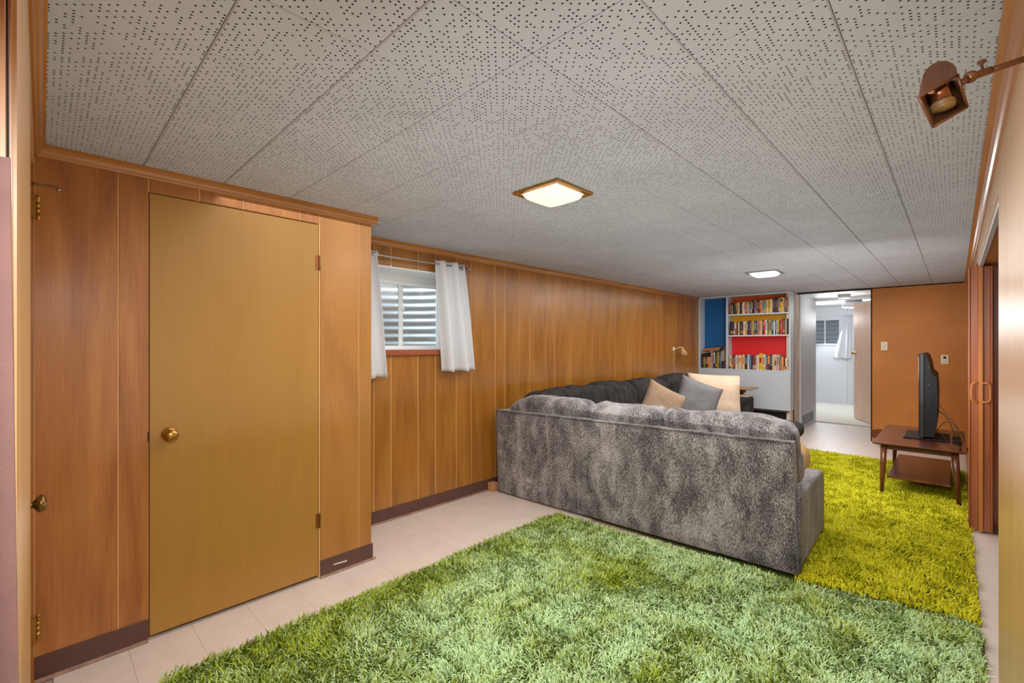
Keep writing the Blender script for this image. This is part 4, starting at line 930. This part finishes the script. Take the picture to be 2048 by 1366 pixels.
extr('seat_base', [(0.135, 0.06), (0.90, 0.06), (0.90, 0.285), (0.135, 0.285)], 0.105, 1.37, M_sofa)
Rz = Matrix(((e2.x, e1.x, 0), (e2.y, e1.y, 0), (0, 0, 1)))
def CS(s, a, z): return Vector(S(s, a, z))
cushion('seat_cushion', CS(0.43, 0.53, 0.370), (0.395, 0.315, 0.082), 0.05, M_sofa, sf, Rz, 14, 0.012, 0.006, 1)
cushion('seat_cushion', CS(1.08, 0.53, 0.370), (0.395, 0.31, 0.082), 0.05, M_sofa, sf, Rz, 14, 0.012, 0.006, 2)
def back_c(name, s0, s1, top, seed, m=None, drop=0.0, dropl=0.0):
    hy = (s1-s0)/2; h = (top-0.45)/2
    def sag(q, p):
        q.x += 0.12*(0.5-(q.z/h+1)/2)*0.9      # leans backwards
        t = p.y
        q.z -= (q.z > 0)*(drop*max(0, -t)**3 + dropl*max(0, t)**3)
        if q.z > 0: q.z += 0.010*noise.noise(Vector((p.y*2.2+seed, 0, 0))) + 0.012*math.sin(p.y*3+seed)*0.5
        return q
    return cushion(name, CS((s0+s1)/2, 0.235, 0.45+h), (0.125, hy-0.004, h), 0.066, m or M_sofa, sf, Rz, 28, 0.010, 0.014, seed, sag)
back_c('back_cushion', 0.03, 0.82, 0.872, 3, drop=0.035)
back_c('back_cushion', 0.825, 1.42, 0.862, 4)
back_c('back_cushion', 1.425, 2.27, 0.868, 5, dropl=0.13, drop=0.02)
# long run by the wall
box('back_frame', 2.96, 6.64, 2.84, 2.955, 0.05, 0.735, M_sofa, sf, 0.02, 2)
box('seat_base', 2.98, 5.39, 2.03, 2.835, 0.06, 0.285, M_sofa, sf, 0.015, 2)
hexa('chaise_base', [(5.4, 1.32, 0.06), (5.85, 1.32, 0.06), (6.6, 2.83, 0.06), (5.4, 2.83, 0.06), (5.4, 1.32, 0.285), (5.85, 1.32, 0.285), (6.6, 2.83, 0.285), (5.4, 2.83, 0.285)], M_sofadark, sf, 0.015, 2)
box('arm', 6.645, 6.88, 2.0, 2.955, 0.05, 0.60, M_sofadark, sf, 0.03, 3)
box('arm_top', 6.66, 6.865, 2.015, 2.94, 0.6005, 0.612, mat('arm_shelf', (176, 150, 128), 0.6), sf, 0.003, 1)
def lc(x0, x1, top, seed, m=M_sofadark, dl=0.0, dr=0.0):
    h = (top-0.45)/2; hx = (x1-x0)/2
    def sag(q, p):
        q.y += 0.12*((q.z/h+1)/2-0.5)
        q.z -= (q.z > 0)*(dl*max(0, -p.x)**2.5+dr*max(0, p.x)**2.5)
        if q.z > 0: q.z += 0.010*math.sin(p.x*2.6+seed)
        return q
    return cushion('back_cushion', Vector(((x0+x1)/2, 2.68, 0.45+h)), (hx-0.003, 0.12, h), 0.07, m, sf, None, 26, 0.010, 0.015, seed, sag)
lc(3.02, 3.76, 0.895, 6, dl=0.05); lc(3.765, 4.74, 0.90, 7, dr=0.03); lc(4.745, 5.56, 0.895, 8, dr=0.03); lc(5.565, 6.63, 0.905, 9, dl=0.03, dr=0.06)
cushion('seat_cushion', Vector((3.25, 2.30, 0.370)), (0.34, 0.30, 0.082), 0.05, M_sofadark, sf, None, 14, 0.012, 0.006, 12)
cushion('seat_cushion', Vector((4.17, 2.26, 0.370)), (0.56, 0.28, 0.082), 0.05, M_sofadark, sf, None, 14, 0.012, 0.006, 10)
cushion('seat_cushion', Vector((5.04, 2.26, 0.370)), (0.30, 0.28, 0.082), 0.05, M_sofadark, sf, None, 14, 0.012, 0.006, 11)
def chaise_taper(q, p):
    t = (1-q.y/0.68)/2; q.x = -0.62+(q.x+0.62)*(1-0.56*t); return q
cushion('chaise_cushion', Vector((5.97, 1.88, 0.372)), (0.62, 0.68, 0.085), 0.07, M_sofadark, sf, None, 20, 0.014, 0.006, 13, chaise_taper)
for x, y in ((2.98, 0.78), (3.7, 0.78), (5.5, 1.42), (6.3, 2.5), (6.75, 2.1), (6.75, 2.85), (3.0, 2.8)):
    lathe('foot', [(0, 0.0), (0.02, 0.0), (0.026, 0.06), (0, 0.06)], (x, y, 0.008), (0, 0, 1), M_walnut_leg, sf, 12)
# pillows on the long run
def place_pillow(*a, label, cat='pillow', **k):
    o = pillow(*a, **k); return setp(o, label, cat)
place_pillow('throw_pillow', Vector((4.78, 2.33, 0.635)), (0.46, 0.46), 0.17, math.radians(44.15-90+8), math.radians(28), M_beige, lean=-0.22, seed=1, label='tan speckled boucle pillow on the sofa, leftmost of three')
place_pillow('throw_pillow', Vector((5.32, 2.16, 0.655)), (0.50, 0.50), 0.17, math.radians(44.15-90), math.radians(22), M_greypil, lean=-0.25, seed=5, label='plain grey satin pillow leaning between the tan and cream pillows')
place_pillow('throw_pillow', Vector((6.02, 2.22, 0.66)), (0.66, 0.56), 0.22, math.radians(44.15-90-4), math.radians(3), M_cream, lean=-0.2, seed=9, label='large cream plush pillow, rightmost and tallest on the sofa', pinch=0.04)
# pouf
pf = cushion('pouf', Vector((4.98, 1.215, 0.218)), (0.215, 0.215, 0.185), 0.14, M_pouf, None, None, 14, 0.02, 0.006, 20)
setp(pf, 'round tan cloth pouf beside the end of the sofa', 'pouf')
# wood block under the sofa corner
wbk = box('wood_block', 2.795, 2.87, 2.955, 3.02, 0.0, 0.075, M_block, None, 0.004, 1); setp(wbk, 'small raw wood block between sofa corner and wall', 'block')
# pedestal side table behind the arm
st = empty('side_table', (7.1, 2.2, 0), 'small pedestal side table with a square wood top behind the sofa arm', 'side table')
box('table_top', 6.93, 7.30, 2.06, 2.46, 0.675, 0.70, M_tabletop, st, 0.003, 1)
lathe('pedestal', [(0, 0), (0.16, 0), (0.16, 0.012), (0.03, 0.03), (0.022, 0.1), (0.02, 0.55), (0.03, 0.60), (0.07, 0.655), (0.09, 0.6745), (0, 0.6745)], (7.12, 2.24, 0.0), (0, 0, 1), M_bronze, st, 24)

# ================================================================== tv table
tt = empty('coffee_table', (5.7, 0.22, 0), 'dark walnut mid-century low table with a lower shelf under the television', 'table')
TX0, TX1, TY0, TY1, TH = 5.085, 6.32, -0.066, 0.520, 0.46
hexa('table_top', [(TX0, TY0, TH-0.012), (TX1, TY0, TH-0.012), (TX1, TY1, TH-0.012), (TX0, TY1, TH-0.012), (TX0-0.006, TY0-0.004, TH), (TX1+0.006, TY0-0.004, TH), (TX1+0.006, TY1+0.006, TH), (TX0-0.006, TY1+0.006, TH)], M_walnut, tt, 0.002, 1)
hexa('table_top_underside', [(TX0+0.03, TY0+0.03, TH-0.022), (TX1-0.03, TY0+0.03, TH-0.022), (TX1-0.03, TY1-0.03, TH-0.022), (TX0+0.03, TY1-0.03, TH-0.022), (TX0+0.002, TY0+0.002, TH-0.0125), (TX1-0.002, TY0+0.002, TH-0.0125), (TX1-0.002, TY1-0.002, TH-0.0125), (TX0+0.002, TY1-0.002, TH-0.0125)], M_walnut, tt)
AX0, AX1, AY0, AY1 = TX0+0.07, TX1-0.07, TY0+0.06, TY1-0.06
for a in ((AX0, AX0+0.02, AY0, AY1), (AX1-0.02, AX1, AY0, AY1), (AX0+0.021, AX1-0.021, AY0, AY0+0.02), (AX0+0.021, AX1-0.021, AY1-0.02, AY1)):
    box('apron', *a, TH-0.06, TH-0.0225, M_walnut, tt)
for sx_, sy in ((0, 0), (0, 1), (1, 0), (1, 1)):
    tx = (AX0+0.01, AX1-0.01)[sx_]; ty = (AY0+0.01, AY1-0.01)[sy]
    bx_ = tx+(-0.035, 0.035)[sx_]; by = ty+(-0.026, 0.012)[sy]
    tube('leg', [(bx_, by, 0.026), (tx+(bx_-tx)*0.42, ty+(by-ty)*0.42, 0.27), (tx, ty, TH-0.023)], [0.0135, 0.0205, 0.0235], M_walnut_leg, tt, 16)
lsh = box('lower_shelf', AX0-0.005, AX1, AY0+0.035, AY1-0.035, 0.158, 0.172, M_walnut, tt, 0.002, 1)
box('shelf_edge', AX0-0.010, AX0-0.0055, AY0+0.032, AY1-0.032, 0.154, 0.172, M_walnut_leg, lsh)
# television, seen edge-on from behind
tv = empty('television', (5.9, 0.2, TH), 'black flat television seen edge-on, on the walnut table', 'television')
A0 = Vector((5.45, 0.232, 0)); ang = math.radians(2.0); dx = Vector((math.cos(ang), math.sin(ang)*0.2, 0)).normalized(); dy = Vector((-dx.y, dx.x, 0))
WTV = 1.13
def TVp(a, b, z): p = A0+dx*a+dy*b; return (p.x, p.y, z)
def tvhex(name, a0, a1, b0, b1, z0, z1, m, bev=0.004, inset=0.0, parent=tv):
    return hexa(name, [TVp(a0, b0, z0), TVp(a1, b0, z0), TVp(a1, b1, z0), TVp(a0, b1, z0), TVp(a0, b0+inset, z1), TVp(a1, b0+inset, z1), TVp(a1, b1, z1), TVp(a0, b1, z1)], m, parent, bev, 2)
tvhex('bezel', 0, WTV, -0.004, 0.0, 0.492, 1.232, M_tvblack)
tvhex('edge', 0.0, WTV, -0.034, -0.0045, 0.49, 1.234, M_tvedge, 0.004)
tvhex('screen', 0.03, WTV-0.03, 0.0002, 0.003, 0.52, 1.20, mat('dark_screen', (14, 14, 18), 0.12), 0)
# swelling back shell
prof = [(-0.035, 0.495), (-0.10, 0.50), (-0.118, 0.60), (-0.122, 0.85), (-0.115, 1.02), (-0.082, 1.06), (-0.068, 1.15), (-0.05, 1.215), (-0.035, 1.228)]
bm = bmesh.new(); n = len(prof)
a_ = [bm.verts.new(TVp(0.012, b, z)) for b, z in prof]; b_ = [bm.verts.new(TVp(WTV-0.012, b, z)) for b, z in prof]
bm.faces.new(a_); bm.faces.new(b_[::-1])
for i in range(n): bm.faces.new((a_[i], a_[(i+1) % n], b_[(i+1) % n], b_[i]))
bsh = bmobj('back_shell', bm, M_tvblack, tv)
for z in (1.11, 0.96, 0.80): lathe('screw', [(0, 0), (0.004, 0), (0.003, 0.002), (0, 0.002)], TVp(0.0115, -0.062, z), tuple(-dx), M_chrome, bsh, 8)
for i in range(7): lathe('port', [(0, 0), (0.003, 0), (0.003, 0.001), (0, 0.001)], TVp(0.0115, -0.055, 0.64+0.022*i), tuple(-dx), M_tvedge, bsh, 6)
tvhex('stand_foot', 0.06, 0.50, -0.20, 0.11, TH+0.001, TH+0.014, M_tvblack, 0.004)
tvhex('stand_neck', 0.3, 0.6, -0.075, -0.045, TH+0.0145, 0.497, M_tvblack, 0.002)
# set-top box and cables
stb = box('media_box', 5.50, 5.72, -0.035, 0.018, TH+0.0008, TH+0.03, M_tvblack, None, 0.004, 2); setp(stb, 'small flat black media box behind the television', 'media box')
rc2 = random.Random(3)
cabs = [([TVp(0.02, -0.126, 0.80), (5.30, 0.06, 0.74), (5.22, 0.0, 0.66), (5.20, -0.045, 0.57), (5.30, -0.04, 0.485), (5.40, -0.03, TH+0.008)], 'black cable looping highest from the television to the table'),
        ([TVp(0.02, -0.126, 0.74), (5.28, 0.05, 0.70), (5.24, 0.01, 0.60), (5.26, -0.02, 0.51), (5.30, -0.03, TH+0.006)], 'thick black cable slanting down behind the television'),
        ([TVp(0.02, -0.118, 0.56), (5.34, 0.09, 0.62), (5.30, 0.05, 0.665), (5.26, 0.0, 0.64), (5.27, -0.025, 0.54), (5.36, -0.04, TH+0.006)], 'thin black cable arching low behind the television'),
        ([(5.38, 0.09, 0.56), (5.30, 0.05, 0.50), (5.20, 0.02, TH+0.006), (5.16, 0.0, TH+0.006), (5.19, -0.03, TH+0.006), (5.3, -0.03, TH+0.006)], 'tangled black cable lying on the table behind the television')]
for i, (p, lb) in enumerate(cabs):
    o = tube('power_cable', spline(p, 10), 0.0034 if i == 1 else 0.0024, M_cable, None, 6); setp(o, lb, 'cable', 'cables behind the television')

# small wall fittings at the far end of the right wall
th = box('door_stop_bracket', 7.0, 7.06, RW+0.0003, RW+0.016, 1.72, 1.95, M_closet, None, 0.003, 1); setp(th, 'slim brown wooden catch high on the right wall near the corner', 'catch')

# ================================================================== rugs
def poly_in(poly, x, y):
    c = np.zeros(x.shape, bool); n = len(poly)
    for i in range(n):
        x1, y1 = poly[i]; x2, y2 = poly[(i+1) % n]
        if y1 == y2: continue
        m_ = ((y1 > y) != (y2 > y)) & (x < (x2-x1)*(y-y1)/(y2-y1)+x1); c ^= m_
    return c
def vnoise(x, y, sc, seed):
    """smooth value noise, vectorised"""
    X = x*sc; Y = y*sc; xi = np.floor(X).astype(int); yi = np.floor(Y).astype(int); fx = X-xi; fy = Y-yi
    fx = fx*fx*(3-2*fx); fy = fy*fy*(3-2*fy)
    def h(a, b):
        q = (a*374761393+b*668265263+seed*1274126177) & 0xffffffff; q = ((q ^ (q >> 13))*1274126177) & 0xffffffff
        return ((q ^ (q >> 16)) & 0xffff)/65535.0
    return (h(xi, yi)*(1-fx)+h(xi+1, yi)*fx)*(1-fy)+(h(xi, yi+1)*(1-fx)+h(xi+1, yi+1)*fx)*fy
def pile(name, poly, count, m, parent, z0, seed, length, width, exclude=None, height=0.75, patch=None):
    rg = np.random.default_rng(seed); px = [p[0] for p in poly]; py = [p[1] for p in poly]
    X = np.empty(0); Y = np.empty(0)
    while len(X) < count:
        x = rg.uniform(min(px), max(px), count); y = rg.uniform(min(py), max(py), count)
        k_ = poly_in(poly, x, y)
        if exclude is not None: k_ &= ~exclude(x, y)
        X = np.concatenate([X, x[k_]]); Y = np.concatenate([Y, y[k_]])
    X = X[:count]; Y = Y[:count]
    cell = 0.016          # yarns grow in tufts
    X = X*0.45+0.55*(np.round(X/cell)*cell+0.004*rg.standard_normal(count)); Y = Y*0.45+0.55*(np.round(Y/cell)*cell+0.004*rg.standard_normal(count))
    th_ = 2*PI*1.6*vnoise(X, Y, 9, seed)+rg.normal(0, 1.15, count)
    Ln = length*rg.uniform(0.75, 1.25, count)
    lean = np.clip(rg.normal(0.95, 0.32, count), 0.2, 1.45)
    hgt = vnoise(X, Y, 14, seed+5)
    nseg = 3; V = np.zeros((count, (nseg+1)*2, 3)); cx, cy, cz = X.copy(), Y.copy(), np.full(count, z0)
    sa = th_+rg.normal(PI/2, 0.5, count); sxv = np.cos(sa)*width/2; syv = np.sin(sa)*width/2; szv = rg.uniform(-0.5, 0.5, count)*width
    ben = rg.normal(0, 0.35, count)
    for s_ in range(nseg+1):
        t_ = s_/nseg; wv = [0.75, 1.0, 1.0, 0.35][s_]
        V[:, 2*s_, 0] = cx-sxv*wv; V[:, 2*s_, 1] = cy-syv*wv; V[:, 2*s_, 2] = cz-szv*wv*0.5
        V[:, 2*s_+1, 0] = cx+sxv*wv; V[:, 2*s_+1, 1] = cy+syv*wv; V[:, 2*s_+1, 2] = cz+szv*wv*0.5
        if s_ < nseg:
            l_ = lean*(0.25+0.95*t_*1.4); l_ = np.clip(l_, 0, 1.75); st_ = Ln/nseg; a_ = th_+ben*t_
            cx = cx+np.cos(a_)*np.sin(l_)*st_; cy = cy+np.sin(a_)*np.sin(l_)*st_; cz = cz+np.cos(l_)*st_*(0.75+0.5*hgt)
    V[:, :, 2] = np.maximum(V[:, :, 2], z0)
    nv = count*(nseg+1)*2; base_i = (np.arange(count)*(nseg+1)*2)[:, None, None]
    q = np.array([[0, 1, 3, 2], [2, 3, 5, 4], [4, 5, 7, 6]])[None]; F = (base_i+q).reshape(-1)
    me = bpy.data.meshes.new(name); me.vertices.add(nv); me.vertices.foreach_set('co', V.reshape(-1))
    nf = count*nseg; me.loops.add(nf*4); me.loops.foreach_set('vertex_index', F.astype(np.int32)); me.polygons.add(nf)
    me.polygons.foreach_set('loop_start', np.arange(nf, dtype=np.int32)*4); me.polygons.foreach_set('use_smooth', np.ones(nf, bool))
    me.update(); me.validate()
    rnd = np.clip(rg.uniform(0, 1, count)*0.6+0.4*vnoise(X, Y, 7, seed+2), 0, 1); pt = patch(X, Y, rg) if patch is not None else np.full(count, 0.5)
    at = np.zeros((count, (nseg+1)*2, 3)); at[:, :, 0] = rnd[:, None]; at[:, :, 1] = np.repeat(np.linspace(0, 1, nseg+1), 2)[None]; at[:, :, 2] = pt[:, None]
    A_ = me.attributes.new('yarn', 'FLOAT_VECTOR', 'POINT'); A_.data.foreach_set('vector', at.reshape(-1))
    me.materials.append(m); o = bpy.data.objects.new(name, me); COL.objects.link(o); par(o, parent); o['kind'] = 'stuff'
    return o
def rug_back(poly, th, parent):
    n = len(poly); v = [(x, y, 0.0006) for x, y in poly]+[(x, y, th) for x, y in poly]
    f = [tuple(range(n))[::-1], tuple(n+i for i in range(n))]+[(i, (i+1) % n, n+(i+1) % n, n+i) for i in range(n)]
    return mesh('backing', v, f, M_rugback, parent)
# near rug
polyA = [(0.275, -0.07), (2.0, -0.085), (2.85, -0.09), (2.99, -0.075), (3.0, 0.0), (2.86, 0.62), (2.76, 2.19), (2.60, 2.215), (0.36, 2.205), (0.275, 2.16)]
rA = empty('rug', (1.6, 1.1, 0), 'mint-tipped green shag rug with painted-in cool light in the foreground, behind the sofa back', 'rug')
rug_back([(x, y) for x, y in polyA], 0.008, rA)
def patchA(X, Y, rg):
    tip_tint = vnoise(X, Y, 2.2, 31)*0.55+vnoise(X, Y, 6, 32)*0.45
    edge_ = np.clip((2.2-Y)/0.35, 0, 1)*np.clip((X-0.15)/0.9, 0.15, 1)  # painted cool light dies away towards the left and near edges
    return np.clip((tip_tint*1.9-0.36)*(0.35+0.65*edge_)+rg.normal(0, 0.33, len(X)), 0, 1)
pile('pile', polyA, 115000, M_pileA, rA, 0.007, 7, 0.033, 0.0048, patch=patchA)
# far rug, partly under the sofa and the table
polyB = [(3.03, -0.085), (6.55, -0.07), (6.62, 0.0), (6.62, 2.35), (2.90, 2.35), (2.89, 0.66), (3.035, 0.0)]
rB = empty('rug', (4.9, 1.0, 0), 'yellow-green shag rug under the television table and sofa', 'rug')
rug_back(polyB, 0.006, rB)
exB = lambda x, y: ((x < 3.0) & (y > 0.64)) | ((x > 2.95) & (x < 3.75) & (y > 0.78)) | ((y > 2.08) & (x > 3.0)) | ((x > 5.75) & (y > 1.5)) | ((y > 1.75) & (x > 3.0) & (x < 5))
pile('pile', polyB, 90000, M_pileB, rB, 0.005, 17, 0.034, 0.0046, exclude=exB)
